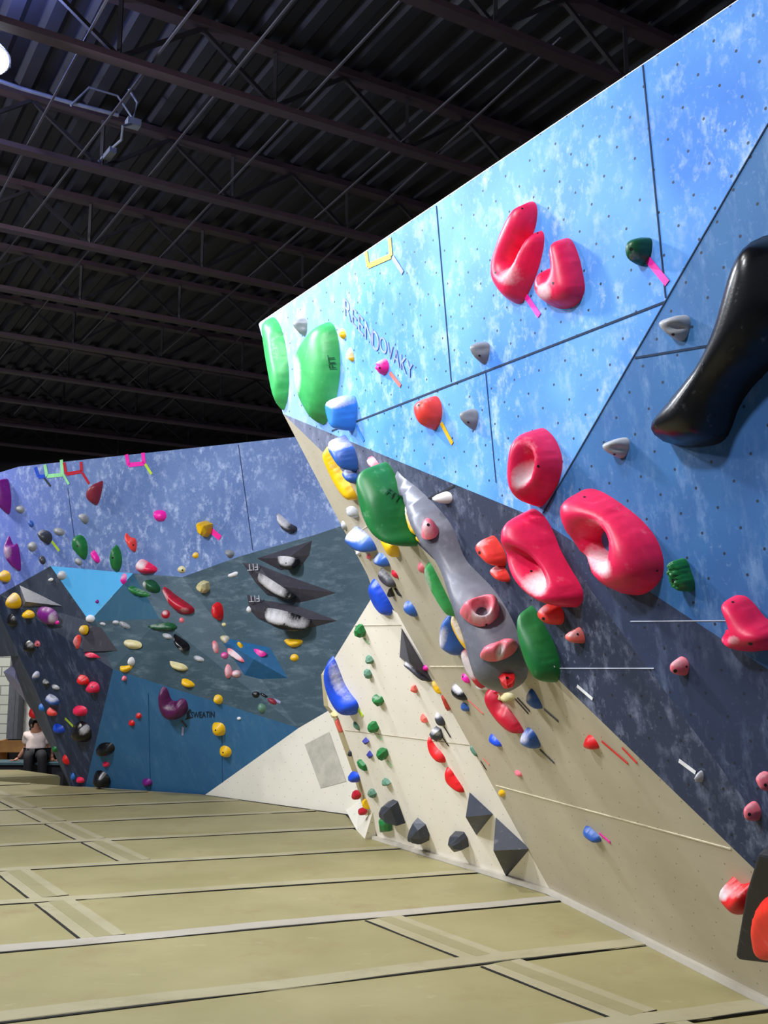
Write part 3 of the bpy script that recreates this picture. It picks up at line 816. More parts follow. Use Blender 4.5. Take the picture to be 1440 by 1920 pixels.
hold('round coral red sloper on the sky blue wall with a yellow tape tail', 'coral', [(778,752),(795,744),(815,742),(828,758),(830,783),(816,802),(803,806),(786,792),(777,772)], .17, pl='A', bolts=[(785,760,2.5)], chalk=[(800,750,20,10,0,.35)])
tape('yellow tape strip below the round coral sloper', (827,793), (848,832), .025, 'yellow', 'A')
hold('grey ring jug left of the two big pink holds above the panel seam', 'grey', [(880,645),(890,639),(916,641),(920,655),(914,676),(904,684),(893,677),(884,664)], .09, pl='A', name='ring_hold', dish=[(896,655,11,7,20,.9)], chalk=[(899,654,5,3)], lip=.3, bolts=[(899,667,2)])
hold('grey ring jug under the panel seam right of the coral sloper', 'grey', [(860,770),(869,765),(895,767),(898,783),(892,802),(882,807),(870,797),(863,785)], .09, pl='A', name='ring_hold', dish=[(876,779,11,7,20,.9)], chalk=[(879,779,5,3)], lip=.3, bolts=[(878,792,2)])
hold('tall pink U-shaped macro hold with two lobes high on the sky blue wall', 'pink', [(986,375),(1000,379),(1005,394),(1002,424),(990,450),(968,486),(960,499),(970,496),(985,464),(1006,433),(1016,430),(1022,441),(1020,469),(1009,507),(994,541),(978,566),(961,569),(936,552),(921,523),(920,496),(934,450),(952,414),(969,386)], .12, pl='A', name='macro_hold', chalk=[(955,520,26,20,0,.55),(965,500,14,14,0,.4)], bolts=[(929,511,2.3),(979,391,1.8),(1008,437,1.8)], soft=.9)
tape('magenta tape strip below the tall pink U-shaped hold', (984,552), (1011,592), .03, 'hotpink', 'A')
hold('pink G-shaped macro hold right of the tall U-shaped one', 'pink', [(1052,444),(1067,452),(1082,482),(1092,517),(1098,544),(1086,566),(1065,577),(1036,577),(1012,566),(1002,546),(1004,519),(1015,502),(1025,499),(1032,507),(1034,519),(1039,507),(1036,494),(1033,473),(1038,453)], .12, pl='A', name='macro_hold', chalk=[(1020,548,16,20,0,.7)], bolts=[(1037,531,2.5)], soft=.9)
hold('dark green round hold on the sky blue wall near the dark blue edge', 'dgreen', [(1174,466),(1182,448),(1200,444),(1222,446),(1224,466),(1218,486),(1200,499),(1185,495),(1177,482)], .16, pl='A', bolts=[(1183,467,3)], chalk=[(1190,480,14,14,0,.4)])
tape('magenta tape strip below the dark green round hold', (1214,486), (1251,531), .032, 'hotpink', 'A')
hold('pink shell-shaped macro hold with a chalky pocket at the blue panel border', 'pink', [(985,802),(1005,802),(1033,819),(1054,850),(1056,880),(1040,910),(1012,938),(990,951),(972,938),(957,918),(951,890),(955,850),(967,820)], .22, pl='A', name='macro_hold', dish=[(975,872,17,44,5,.75)], chalk=[(970,890,14,32,5,1),(990,830,25,22,0,.3)], bolts=[(1009,874,2.5)])
tape_box('yellow tape box with a missing top at the upper edge of the sky blue wall', [(686,472),(690,499),(733,480),(730,446)], .035, 'yellow', 'A')
tape('grey tape strip beside the yellow tape box', (736,482), (755,512), .03, 'grey', 'A')
# ================= mid blue side
hold('grey ring jug beside the upper edge of the big black macro', 'lgrey', [(1234,606),(1243,595),(1281,590),(1294,596),(1296,612),(1287,632),(1274,640),(1252,633),(1237,617)], .10, pl='B', name='ring_hold', dish=[(1264,612,20,8,0,.9)], chalk=[(1266,613,11,4)], lip=.3, bolts=[(1262,627,3)], g='B')
o = hold('huge glossy black boot-shaped macro hold at the right edge', 'bootblack' if False else 'black', [(1440,438),(1418,460),(1392,500),(1373,560),(1355,622),(1330,672),(1290,716),(1240,766),(1223,793),(1220,811),(1234,831),(1270,838),(1320,835),(1345,826),(1360,802),(1372,765),(1396,730),(1438,692),(1475,650),(1505,590),(1515,500),(1485,436)], .24, pl='B', g='B', name='macro_hold', soft=.85, bolts=[(1228,817,2),(1340,817,2),(1318,683,2)])
hold('grey ring jug below the toe of the big black macro', 'lgrey', [(1127,832),(1135,825),(1170,820),(1182,824),(1182,838),(1175,850),(1167,859),(1152,860),(1137,852)], .10, pl='B', name='ring_hold', dish=[(1154,840,18,7,0,.9)], chalk=[(1155,840,10,4)], lip=.3, bolts=[(1152,852,2.6)], g='B')
hold('bright green bumpy hold beside the big pink ring', 'green', [(1251,1058),(1258,1050),(1272,1047),(1285,1053),(1292,1070),(1304,1092),(1301,1108),(1278,1112),(1258,1098),(1249,1075)], .10, pl='B', mode='rough', g='B', bolts=[(1262,1088,3)], soft=.7)
hold('big pink ring macro hold with a dark hole in the middle', 'pink', [(1080,918),(1110,923),(1155,947),(1201,977),(1231,1010),(1245,1042),(1246,1072),(1231,1097),(1201,1116),(1166,1117),(1134,1099),(1105,1068),(1075,1028),(1056,990),(1047,952),(1056,927)], .2, pl='B', g='B', name='macro_hold', holes=[(1133,1018,19,26,-35)], dish=[(1108,1035,18,44,-35,.4)], chalk=[(1118,1050,20,42,-38,1),(1108,985,22,16,0,.45)], bolts=[(1096,932,2.5),(1098,1046,3),(1232,1070,2)], soft=.95)
hold('pink hook-shaped macro hold at the right edge of the photo', 'pink', [(1379,1116),(1397,1119),(1415,1138),(1432,1160),(1455,1172),(1470,1190),(1462,1208),(1440,1219),(1427,1221),(1397,1224),(1370,1217),(1355,1200),(1350,1184),(1356,1178),(1362,1188),(1370,1194),(1379,1193),(1378,1172),(1367,1150),(1361,1130),(1367,1119)], .14, pl='B', g='B', name='macro_hold', chalk=[(1375,1200,14,10,0,.6)], bolts=[(1407,1207,4),(1374,1129,2.5)])
hold('small pale pink knob alone on the navy panel', 'rose', B(1275,1249,19,17), .08, pl='B', g='B', bolts=[(1266,1258,3.5),(1287,1250,2)], chalk=[(1272,1242,16,12,0,.6)])
hold('pale pink oval knob cut by the right edge, upper of two', 'rose', [(1416,1456),(1425,1448),(1445,1450),(1455,1470),(1445,1484),(1428,1478)], .09, pl='B', g='B', bolts=[(1435,1472,3)], chalk=[(1428,1455,12,9,0,.5)])
hold('pale pink round knob near the right edge, lower of two', 'rose', B(1412,1521,17,19), .1, pl='B', g='B', bolts=[(1405,1527,3)], chalk=[(1410,1513,14,10,0,.5)])
hold('tiny chalky grey foothold at the end of a white tape strip', 'lgrey', B(1312,1457,8,12,20), .05, pl='C', g='B', mode='rough')
tape('white tape strip leading to the tiny grey foothold', (1273,1426), (1304,1449), .018, 'white', 'C')
tape('white tape strip on the slate band right of the green bullet', (1082,1286), (1111,1311), .016, 'white', 'C')
# ================= slate band: ridge volume and big shapes
ridge = hold('long grey ridge-shaped wall volume on the prow edge', 'ridge', [(737,873),(760,903),(792,926),(832,966),(858,1001),(872,1052),(902,1082),(932,1112),(962,1162),(987,1226),(990,1268),(972,1286),(942,1300),(925,1288),(912,1240),(888,1155),(856,1086),(826,1036),(795,982),(766,938)], .2, pl='C', g='wall volumes', name='wall_volume', cat='wall volume', soft=.75, solid=True, chalk=[(800,985,60,20,50,.28)])
hold('dark green shield-shaped macro hold with faint lettering on the prow edge', 'green', [(686,870),(700,873),(722,893),(748,922),(760,955),(766,985),(782,1005),(785,1018),(772,1026),(745,1021),(715,1006),(690,976),(675,936),(671,900),(677,880)], .26, pl='C', g='C', name='macro_hold', chalk=[(686,965,8,14,0,.3)], soft=.8, solid=True)
text_on(bpy.data.objects['macro_hold.009'] if False else [o_ for o_ in COL.objects if o_.get('label', '').startswith('dark green shield')][0], 'FIT', (722,925), (22,14), (8,-10), 'dgreen')
hold('green blade-shaped hold tucked left of the grey ridge', 'sage' if False else 'lgreen', [(806,1052),(817,1070),(830,1100),(846,1135),(849,1158),(834,1146),(814,1117),(800,1087),(797,1066)], .12, pl='E', g='E', name='macro_hold', chalk=[(802,1085,6,30,-15,.5)])
hold('glossy green bullet-shaped macro hold below the pink hollow hold', 'green', [(977,1139),(990,1144),(1010,1170),(1036,1202),(1050,1236),(1048,1266),(1031,1282),(1012,1273),(990,1246),(975,1202),(970,1164)], .24, pl='C', g='C', name='macro_hold', chalk=[(1012,1235,5,40,-18,.4)])
hold('coral two-lobed hold left of the pink hollow hold', 'coral', [(892,1020),(905,1008),(917,1005),(935,1019),(949,1036),(951,1055),(938,1063),(915,1051),(898,1040)], .14, pl='C', g='C', chalk=[(903,1017,16,10,0,.6)], bolts=[(899,1036,3)])
hold('smaller coral lump just under the coral two-lobed hold', 'coral', [(918,1066),(931,1059),(945,1067),(958,1084),(951,1092),(931,1085)], .08, pl='C', g='C', chalk=[(928,1068,10,8,0,.8)])
hold('large pink elongated macro hold with a long chalked hollow', 'pink', [(960,960),(980,963),(1003,978),(1022,1005),(1036,1033),(1056,1060),(1081,1088),(1094,1107),(1091,1127),(1075,1140),(1050,1138),(1021,1128),(990,1111),(967,1085),(951,1058),(941,1030),(939,1005),(945,976)], .24, pl='C', g='C', name='macro_hold', dish=[(978,1070,17,62,-37,.8)], chalk=[(993,1096,16,32,-45,1)], bolts=[(996,1071,2.5)], soft=.9)
hold('round coral ball hold touching the lower end of the pink hollow hold', 'coral', [(1008,1145),(1020,1132),(1045,1133),(1058,1148),(1056,1166),(1040,1174),(1020,1167),(1010,1158)], .14, pl='C', g='C', chalk=[(1018,1142,14,8,0,.6)], bolts=[(1019,1160,3)])
hold('pale coral heart-shaped hold right of the green bullet', 'salmon', [(1058,1188),(1068,1182),(1075,1186),(1081,1176),(1092,1182),(1098,1196),(1095,1206),(1075,1206),(1060,1198)], .08, pl='C', g='C', chalk=[(1075,1188,18,10,0,.6)], bolts=[(1083,1189,2)])
hold('white wedge pinch above the grey ridge by the black seam', 'white', [(812,931),(828,922),(846,924),(850,935),(838,945),(828,940)], .12, pl='C', g='C', tilt=(-.5,0), chalk=[(825,928,14,8)])
hold('white and pink sliver hold above the green shield', 'rose', [(687,858),(695,855),(708,868),(718,880),(714,888),(703,880),(692,868)], .06, pl='C', g='C', chalk=[(697,865,10,8)])
hold('blue angular hold with white chalky top, second of the blue stack', 'mblue', [(617,824),(628,817),(650,832),(666,845),(672,870),(667,884),(650,875),(634,862),(618,848)], .18, pl='C', g='C', chalk=[(633,832,20,14)], tilt=(-.15,0))
hold('small blue hold with chalky top, lowest of the blue stack', 'mblue', [(642,885),(654,877),(668,887),(674,903),(663,909),(649,897)], .11, pl='C', g='C', chalk=[(655,884,12,7)])
hold('long yellow banana-shaped hold on the prow edge', 'yellow', [(604,842),(610,843),(624,866),(640,890),(660,912),(671,930),(662,941),(646,931),(630,911),(615,882),(605,858)], .10, pl='E', g='E', chalk=[(625,878,5,24,-35,.5)], name='macro_hold')
hold('white and yellow crescent hold squeezed between the green shield and the grey ridge', 'yellow', [(760,935),(766,952),(780,978),(792,1000),(788,1006),(774,996),(763,972),(758,950)], .07, pl='C', g='C', chalk=[(768,965,9,36,-20,.9)])
hold('small yellow nub under the white crescent beside the grey ridge', 'yellow', [(778,1000),(786,1000),(797,1016),(793,1022),(782,1012)], .05, pl='C', g='C')
hold('yellow half-moon hold peeking out below the green shield', 'yellow', [(708,1002),(728,1010),(744,1017),(748,1030),(742,1047),(732,1046),(720,1028)], .06, pl='E', g='E')
# holds on the ridge
hold('small pink button hold on the upper part of the grey ridge', 'rose', B(805,992,16,19), .09, pl='V', g='V', bolts=[(803,984,3)], chalk=[(801,990,12,14,0,.7)])
hold('pink and white ring hold in the middle of the grey ridge', 'rose', [(862,1142),(880,1125),(914,1114),(931,1117),(937,1134),(932,1156),(916,1171),(896,1175),(876,1161)], .11, pl='V', g='V', holes=[(904,1146,11,11)], chalk=[(905,1152,26,20,0,.9)], bolts=[(912,1171,2.5)], name='ring_hold')
hold('pink two-piece pinch with a white chalky gap on the lower grey ridge', 'rose', [(900,1229),(912,1210),(934,1204),(950,1196),(968,1200),(972,1214),(958,1230),(932,1240),(912,1238)], .10, pl='V', g='V', chalk=[(938,1222,9,20,15,.9)], dish=[(937,1218,7,20,20,.5)])
hold('red angular hold with a black bolt hole at the foot of the grey ridge', 'red', [(935,1270),(944,1261),(964,1262),(965,1280),(952,1292),(942,1288)], .07, pl='V', g='V', mode='facet', bolts=[(951,1271,3)])
# ================= tan overhang
def small(label, col, cx, cy, rx, ry, rot=0, pl=None, g='F', mode='df', chalk=.0, name='foothold', h=None, bolt=None, **kw):
    out = R(cx, cy, rx, ry, rot, kw.pop('n', 6)) if mode == 'facet' else B(cx, cy, rx, ry, rot)
    ck = [(cx-rx*.2, cy-ry*.35, rx*.8, ry*.6, rot, chalk)] if chalk else []
    return hold(label, col, out, h, mode, pl, g, name=name, chalk=ck, bolts=[bolt] if bolt else (), **kw)
hold('grey finger-shaped hold poking out above the lettered green shield\'s left side', 'lgrey', [(643,955),(655,948),(668,948),(675,962),(670,971),(660,962),(648,962)], .10, pl='E', g='E', chalk=[(650,953,12,6)], tilt=(-.4,0))
small('pale sliver foothold on the prow edge above the white-topped blue hold', 'lgrey', 645,986,5,10,-20,'E','E',chalk=.5)
hold('blue hold with a thick white chalky top on the edge of the tan overhang', 'mblue', [(647,1000),(660,990),(686,1000),(701,1014),(707,1031),(682,1033),(660,1022),(648,1011)], .16, pl='E', g='E', chalk=[(666,1003,24,13)], tilt=(-.25,0))
small('tiny white foothold on the silhouette edge below the white-topped blue hold', 'white', 672,1036,5,6,0,'E','E',chalk=.8)
small('tiny faded pink foothold between two blue holds on the prow edge', 'rose', 692,1043,5,6,0,'E','E',chalk=.4)
hold('blue cone-shaped hold with a round pale nose under the white-topped blue hold', 'mblue', [(697,1048),(710,1036),(724,1042),(734,1060),(726,1064),(706,1058)], .11, pl='E', g='E', chalk=[(703,1047,10,8,0,.8)], tilt=(-.3,0))
hold('small crimson foothold beside the black and grey blob', 'crimson', [(731,1070),(740,1069),(748,1080),(746,1086),(735,1078)], .05, pl='E', g='E')
hold('black and grey chalked blob hold on the prow edge', 'charcoal', [(710,1067),(722,1074),(738,1085),(744,1096),(738,1103),(722,1096),(711,1084)], .10, pl='E', g='E', chalk=[(714,1073,12,7,30,.7)])
hold('black triangular foothold on the overhang, left of a pair', 'black', [(726,1112),(735,1100),(739,1118),(730,1122)], .05, pl='E', g='E', mode='facet')
hold('black slanted foothold on the overhang, right of a pair', 'black', [(738,1102),(746,1106),(755,1118),(748,1117)], .05, pl='E', g='E', mode='facet')
hold('smooth bright blue disc hold at the top of the cream wall', 'blue', [(692,1094),(699,1086),(709,1093),(725,1115),(738,1140),(739,1153),(728,1158),(716,1152),(703,1138),(694,1115)], .10, pl='E', g='E', name='macro_hold', pw=1.5, soft=.5)
hold('blue cone hold with pale nose above the dark triangle volume', 'mblue', [(752,1133),(764,1125),(776,1134),(783,1150),(779,1158),(762,1152)], .11, pl='E', g='E', chalk=[(758,1134,9,8,0,.6)])
small('small pink sliver hold left of the green blade', 'rose', 790,1065,6,12,-25,'E','E',chalk=.5)
hold('blue drop-shaped hold with a pale edge beside the grey ridge', 'mblue', [(842,1152),(852,1165),(862,1193),(872,1220),(864,1231),(842,1224),(826,1210),(827,1190)], .16, pl='E', g='E', chalk=[(830,1195,8,26,10,.8)])
hold('white and yellow crescent hold along the left side of the grey ridge', 'yellow', [(849,1155),(858,1166),(870,1187),(880,1207),(886,1222),(876,1218),(860,1200),(848,1175)], .09, pl='E', g='E', chalk=[(858,1180,7,32,-25,.85)])
small('thin yellow wedge hold between the crescent and the pink and white macro', 'yellow', 884,1228,3,14,-28,'E','E')
hold('pink and white chalked macro hold on the lower left of the grey ridge', 'crimson', [(864,1218),(872,1213),(884,1228),(898,1255),(910,1282),(906,1294),(888,1278),(870,1250)], .13, pl='E', g='E', name='macro_hold', chalk=[(876,1246,14,34,-25,.95)])
small('white chalky nub under the pink and white macro hold', 'white', 904,1287,13,7,20,'E','E',chalk=.6)
small('small magenta foothold on the tan overhang left of the pink and white macro', 'hotpink', 873,1272,6,12,-40,'E','E',chalk=.5,bolt=(868,1269,2))
hold('black hold with a white chalked back on the tan overhang', 'black', [(844,1286),(852,1283),(866,1294),(877,1308),(874,1314),(860,1313),(849,1303)], .09, pl='E', g='E', chalk=[(857,1292,14,8,35,1)])
tape('thin pink tape strip trailing from the black and white hold', (878,1313), (906,1339), .012, 'salmon', 'E')
small('small dark blue foothold below the black and white hold', 'mblue', 872,1326,7,10,-45,'E','E')
hold('crimson banana-shaped macro hold under the foot of the grey ridge', 'crimson', [(906,1296),(916,1290),(928,1303),(938,1320),(950,1324),(966,1342),(980,1363),(983,1374),(966,1374),(940,1359),(920,1336),(908,1314)], .15, pl='E', g='E', name='macro_hold', dish=[(937,1332,10,14,-30,.5)])
hold('hot pink tape-wrapped nub on top of the crimson banana', 'pink', [(922,1293),(931,1287),(942,1290),(932,1303),(926,1300)], .05, pl='E', g='E', mode='facet')
hold('yellow and grey chalked cluster hold at the foot of the grey ridge', 'cream', [(930,1307),(942,1299),(958,1298),(968,1304),(962,1313),(945,1316),(934,1312)], .10, pl='E', g='E', mode='rough', chalk=[(955,1303,10,7,0,.6)])
tape('left black tape strip of a pair below the grey ridge', (966,1311), (990,1338), .014, 'black', 'E')
tape('right black tape strip of a pair below the grey ridge', (970,1309), (993,1334), .014, 'black', 'E')
hold('blue teardrop hold right of the grey ridge foot, upper of two', 'mblue', [(985,1306),(990,1296),(998,1289),(1008,1303),(1019,1328),(1005,1328),(988,1317)], .11, pl='E', g='E', chalk=[(988,1306,9,9,0,.8)], name='foothold')
tape('thin blue-grey tape strip below the upper blue teardrop', (1020,1330), (1047,1353), .014, 'navy', 'E')
hold('blue teardrop hold with chalked nose under the crimson banana, lower of two', 'mblue', [(973,1387),(980,1372),(988,1364),(1004,1373),(1014,1400),(1006,1406),(985,1399)], .12, pl='E', g='E', chalk=[(982,1384,12,12,0,.8)], name='foothold')
tape('thin blue-grey tape strip below the lower blue teardrop', (1012,1406), (1039,1431), .014, 'navy', 'E')
hold('small bright blue foothold alone left of the lower blue teardrop', 'blue', [(914,1381),(920,1376),(932,1386),(943,1398),(938,1402),(920,1394)], .06, pl='E', g='E', name='foothold')
hold('red cone foothold on the tan overhang near the slate band', 'red', [(1091,1394),(1097,1384),(1106,1376),(1121,1391),(1123,1404),(1102,1403)], .11, pl='E', g='E', name='foothold', chalk=[(1100,1388,8,8,0,.3)])
tape('long red tape strip right of the red cone foothold', (1128,1390), (1177,1432), .014, 'red', 'E')
tape('red tape strip along the border with the slate band', (1166,1402), (1194,1431), .014, 'red', 'E')
small('tiny pink foothold in the middle of the tan overhang', 'rose', 972,1450,9,5,30,'E','E')
small('small yellow ball foothold on the crease above the pyramids', 'yellow', 941,1487,7,7,0,'E','E')
hold('small blue foothold low on the tan overhang with a pink tape tail', 'mblue', [(1091,1553),(1104,1552),(1120,1563),(1129,1573),(1122,1582),(1099,1572)], .06, pl='E', g='E', name='foothold', chalk=[(1100,1557,8,5,20,.5)])
tape('short pink tape strip beside the low blue foothold', (1124,1563), (1144,1580), .02, 'hotpink', 'E')
# navy box volume at the right edge
def prism(label, pl, base, height, col, top_k=.82, name='wall_volume', bev=.03, g='wall volumes'):
    n = PL[pl][1]; b_ = [hit(PL[pl], *p) for p in base]; c = sum(b_, Vector())/len(b_); m = len(b_)
    vs = [p-n*.003 for p in b_]+[c+(p-c)*top_k+n*height for p in b_]
    fs = [tuple(range(m, 2*m))]+[(i, (i+1) % m, m+(i+1) % m, m+i) for i in range(m)]
    o = mesh_obj(name, vs, fs, hold_mat(col), chalk=[0]*len(vs)); b2 = o.modifiers.new('bevel', 'BEVEL'); b2.width = bev; b2.segments = 3
    add_solid(vs, fs); return tag(o, label, 'wall volume', g)
prism('dark navy box-shaped wall volume with a red disc at the right edge', 'E', [(1492,1535),(1464,1615),(1447,1695),(1436,1750),(1446,1760),(1500,1764),(1600,1758),(1610,1545)], .2, 'box', .9)
hold('bright red round disc hold on the navy box volume', 'disc', B(1447,1742,40,62,8,n=16,wob=.0), .05, pl='V', g='V', name='macro_hold', soft=.35)
hold('red and white duck-shaped hold left of the navy box volume', 'red', [(1349,1668),(1356,1657),(1364,1659),(1374,1670),(1390,1664),(1412,1652),(1422,1680),(1412,1710),(1397,1724),(1380,1714),(1360,1697),(1349,1682)], .17, pl='E', g='E', chalk=[(1358,1672,13,22,-10,1),(1382,1676,22,12,-10,.5)], tilt=(-.2,0))
small('tiny green foothold at the lower corner of the navy box volume', 'green', 1391,1766,5,10,0,'E','E')
# ================= cream wall
G = lambda lab, cx, cy, rx, ry, rot=0, col='green', ck=.25, n=6: small(lab, col, cx, cy, rx, ry, rot, 'F', 'F', 'facet', ck, n=n)
G('green rock foothold highest on the cream wall', 674,1184,11,13); tape('faint mint tape strip under the highest green foothold', (682,1197), (692,1207), .012, 'mint', 'F')
G('grey-green foothold, second from the top of the cream wall', 693,1237,8,9,0,'sage'); G('grey-green foothold, third from the top of the cream wall', 690,1263,8,9,0,'sage')
hold('green crescent foothold with a notched top right of the big blue macro', 'green', [(696,1306),(703,1303),(710,1307),(717,1305),(721,1314),(712,1325),(703,1322)], .07, 'facet', 'F', 'F', name='foothold', chalk=[(706,1308,12,6,0,.4)])
small('thin grey-green sliver foothold beside the blue macro tail', 'sage', 668,1361,5,10,-35,'F','F')
G('green rock foothold level with the cream panel seam', 700,1364,10,13); tape('faint mint tape strip under the seam-level green foothold', (709,1377), (716,1388), .012, 'mint', 'F')
G('tiny indigo triangular foothold, upper of two', 686,1389,6,8,0,'indigo',0,4); G('tiny indigo triangular foothold, lower of two', 694,1415,6,7,0,'indigo',0,4)
hold('large green shield foothold in the middle of the cream wall', 'green', [(706,1406),(715,1403),(727,1404),(727,1416),(717,1428),(709,1422)], .08, 'facet', 'F', 'F', name='foothold', chalk=[(716,1405,9,4,0,.5)])
tape('faint mint tape strip under the large green shield foothold', (726,1426), (735,1438), .012, 'mint', 'F')
hold('green slanted foothold on the left edge of the cream wall', 'green', [(669,1426),(677,1424),(687,1433),(688,1446),(678,1442),(670,1434)], .07, 'facet', 'F', 'F', name='foothold')
G('grey-green foothold, right one above the dark rocks', 724,1467,8,8,0,'sage'); G('grey-green foothold, left one above the dark rocks', 697,1487,8,9,0,'sage')
hold('green block foothold hidden under the leftmost dark rock', 'green', [(711,1535),(735,1535),(736,1557),(713,1562)], .06, 'facet', 'F', 'F', name='foothold')
hold('big royal blue curved macro hold on the left edge of the cream wall', 'blue', [(622,1231),(629,1236),(636,1258),(642,1285),(655,1304),(668,1315),(670,1326),(663,1342),(650,1347),(634,1336),(618,1311),(610,1277),(613,1250)], .2, pl='F', g='F', name='macro_hold', chalk=[(628,1272,10,36,-15,1),(648,1304,9,18,-45,.7)], dish=[(634,1275,11,36,-18,.35)])
tape('pale yellow tape piece beside the big blue curved macro', (670,1329), (680,1343), .05, 'lime', 'F')
small('small salmon foothold upper middle of the cream wall', 'salmon', 776,1292,7,8,0,'F','F','facet')
small('small salmon wedge foothold left of the charcoal pair', 'salmon', 795,1348,6,10,-35,'F','F','facet')
hold('rust red wedge foothold on the crease of the cream wall', 'rust', [(829,1302),(836,1308),(842,1320),(846,1328),(840,1335),(834,1322)], .07, 'facet', 'F', 'F', name='foothold')
hold('yellow chalked foothold on the crease above the rust red wedge', 'yellow', [(810,1276),(817,1279),(826,1293),(828,1301),(818,1300),(811,1288)], .07, pl='F', g='F', name='foothold', chalk=[(816,1284,7,6,0,.4)])
hold('charcoal ball foothold with chalk, upper of the charcoal pair', 'slate', [(815,1338),(822,1336),(832,1346),(836,1358),(829,1364),(819,1357)], .09, pl='F', g='F', name='foothold', chalk=[(820,1341,8,7,0,.9)])
hold('charcoal rock foothold with chalk, lower of the charcoal pair', 'slate', [(806,1374),(816,1362),(828,1366),(830,1382),(822,1391),(811,1388)], .1, 'facet', 'F', 'F', name='foothold', chalk=[(813,1372,9,8,0,.8)])
tape('black tape strip below the upper charcoal ball', (832,1362), (845,1383), .014, 'black', 'F')
tape('black tape strip below the lower charcoal rock', (828,1380), (841,1399), .014, 'black', 'F')
hold('bright red smooth bean hold on the cream wall, upper left of two', 'red', [(801,1383),(807,1383),(815,1400),(830,1411),(836,1424),(830,1433),(815,1425),(803,1408)], .09, pl='F', g='F', pw=1.6)
hold('bright red smooth bean hold on the cream wall, lower right of two', 'red', [(836,1440),(844,1438),(857,1460),(869,1476),(869,1487),(855,1481),(838,1468),(834,1453)], .09, pl='F', g='F', pw=1.6)
def ridge_vol(label, A_, B_, C_, D_, r0, r1, col, h, pl='F', k=.0):
    """volume with base A-B-D-C and a raised ridge running r0 to r1"""
    n = PL[pl][1]; b_ = [hit(PL[pl], *p)-n*.003 for p in (A_, B_, C_, D_)]
    rr = [hit(PL[pl], *r0, h*.55)-n*0, hit(PL[pl], *r1, h)]
    vs = b_+rr; fs = [(0,1,5,4),(4,5,3,2),(0,4,2),(1,3,5)]
    o = mesh_obj('wall_volume', vs, fs, hold_mat(col), chalk=[0]*6); add_solid(vs, fs)
    return tag(o, label, 'wall volume', 'wall volumes')
def tri_vol(label, base, apex, col, h, pl, ck=None):
    n = PL[pl][1] if isinstance(pl, str) else pl[1]; pp = PL[pl] if isinstance(pl, str) else pl
    vs = [hit(pp, *p)-n*.003 for p in base]+[hit(pp, *apex, h)]
    m = len(base); fs = [(i, (i+1) % m, m) for i in range(m)]
    o = mesh_obj('wall_volume', vs, fs, hold_mat(col), chalk=ck or [0]*(m+1)); add_solid(vs, fs)
    return tag(o, label, 'wall volume', 'wall volumes')
tri_vol('dark blue-grey pyramid volume low on the cream wall, upper left of two', [(880,1485),(925,1527),(893,1567)], (873,1532), 'navy', .17, 'F')
tri_vol('large dark grey pyramid volume at the foot of the cream wall, lower right of two', [(929,1532),(994,1592),(949,1645)], (925,1595), 'slate', .2, 'F')
tri_vol('dark grey triangular volume on the crease below the blue cone hold', [(752,1176),(793,1245),(812,1280),(800,1272),(757,1240),(748,1232)], (768,1243), 'charcoal', .12, 'F')
hold('white-backed dark hold across the dark triangular crease volume', 'charcoal', [(754,1240),(766,1236),(782,1241),(796,1252),(810,1278),(795,1268),(775,1255),(760,1250)], .1, pl='F', g='F', chalk=[(768,1243,16,7,10,1)])
small('tiny hot pink nub on the dark triangular crease volume', 'hotpink', 798,1253,6,6,0,'F','F')
hold('dark slate rock hold at the foot of the cream wall, leftmost of three', 'slate', [(712,1521),(720,1508),(735,1500),(747,1502),(756,1547),(738,1541),(713,1533)], .16, 'facet', 'F', 'F', name='rock_hold')
hold('dark slate rock hold at the foot of the cream wall, middle of three', 'slate', [(781,1534),(799,1545),(804,1566),(799,1580),(785,1586),(769,1580),(763,1570),(771,1552)], .15, 'facet', 'F', 'F', name='rock_hold', top=.25)
hold('dark slate rock hold at the foot of the cream wall, rightmost of three', 'slate', [(838,1573),(848,1562),(871,1559),(877,1570),(876,1590),(854,1599),(846,1591)], .13, 'facet', 'F', 'F', name='rock_hold')
small('grey sliver foothold on the crease left of the blue foothold', 'sage', 889,1408,5,13,-35,'F','F')
small('thin black sliver foothold on the crease below the grey sliver', 'black', 909,1434,4,16,-35,'F','F')
tape('faint red tape strip beside the black sliver foothold', (906,1422), (917,1434), .01, 'salmon', 'E')
# return edge
small('blue drop hold on the narrow return edge of the cream wall', 'blue', 664,1458,11,10,20,'F','F',h=.12)
small('dusty red hold on the narrow return edge, upper of two', 'crimson', 668,1491,9,9,0,'F','F',h=.12, chalk=.3)
small('dusty red hold on the narrow return edge, lower of two', 'crimson', 680,1521,9,7,0,'F','F',h=.1, chalk=.2)
hold('yellow block hold on the return edge beside the dusty red pair', 'yellow', [(680,1500),(688,1498),(692,1517),(685,1519)], .06, 'facet', 'F', 'F', name='foothold')
small('tiny dark foothold on the return edge of the cream wall', 'slate', 656,1413,4,6,0,'F','F')
hold('small white block at the top of the return edge under the blue macro', 'cream', [(618,1338),(627,1331),(634,1341),(624,1347)], .08, 'facet', 'F', 'F', name='foothold')
hold('weathered orange and pink scrap on the top of the return edge', 'salmon', [(628,1350),(635,1348),(642,1372),(637,1376)], .03, 'facet', 'F', 'F', name='foothold')
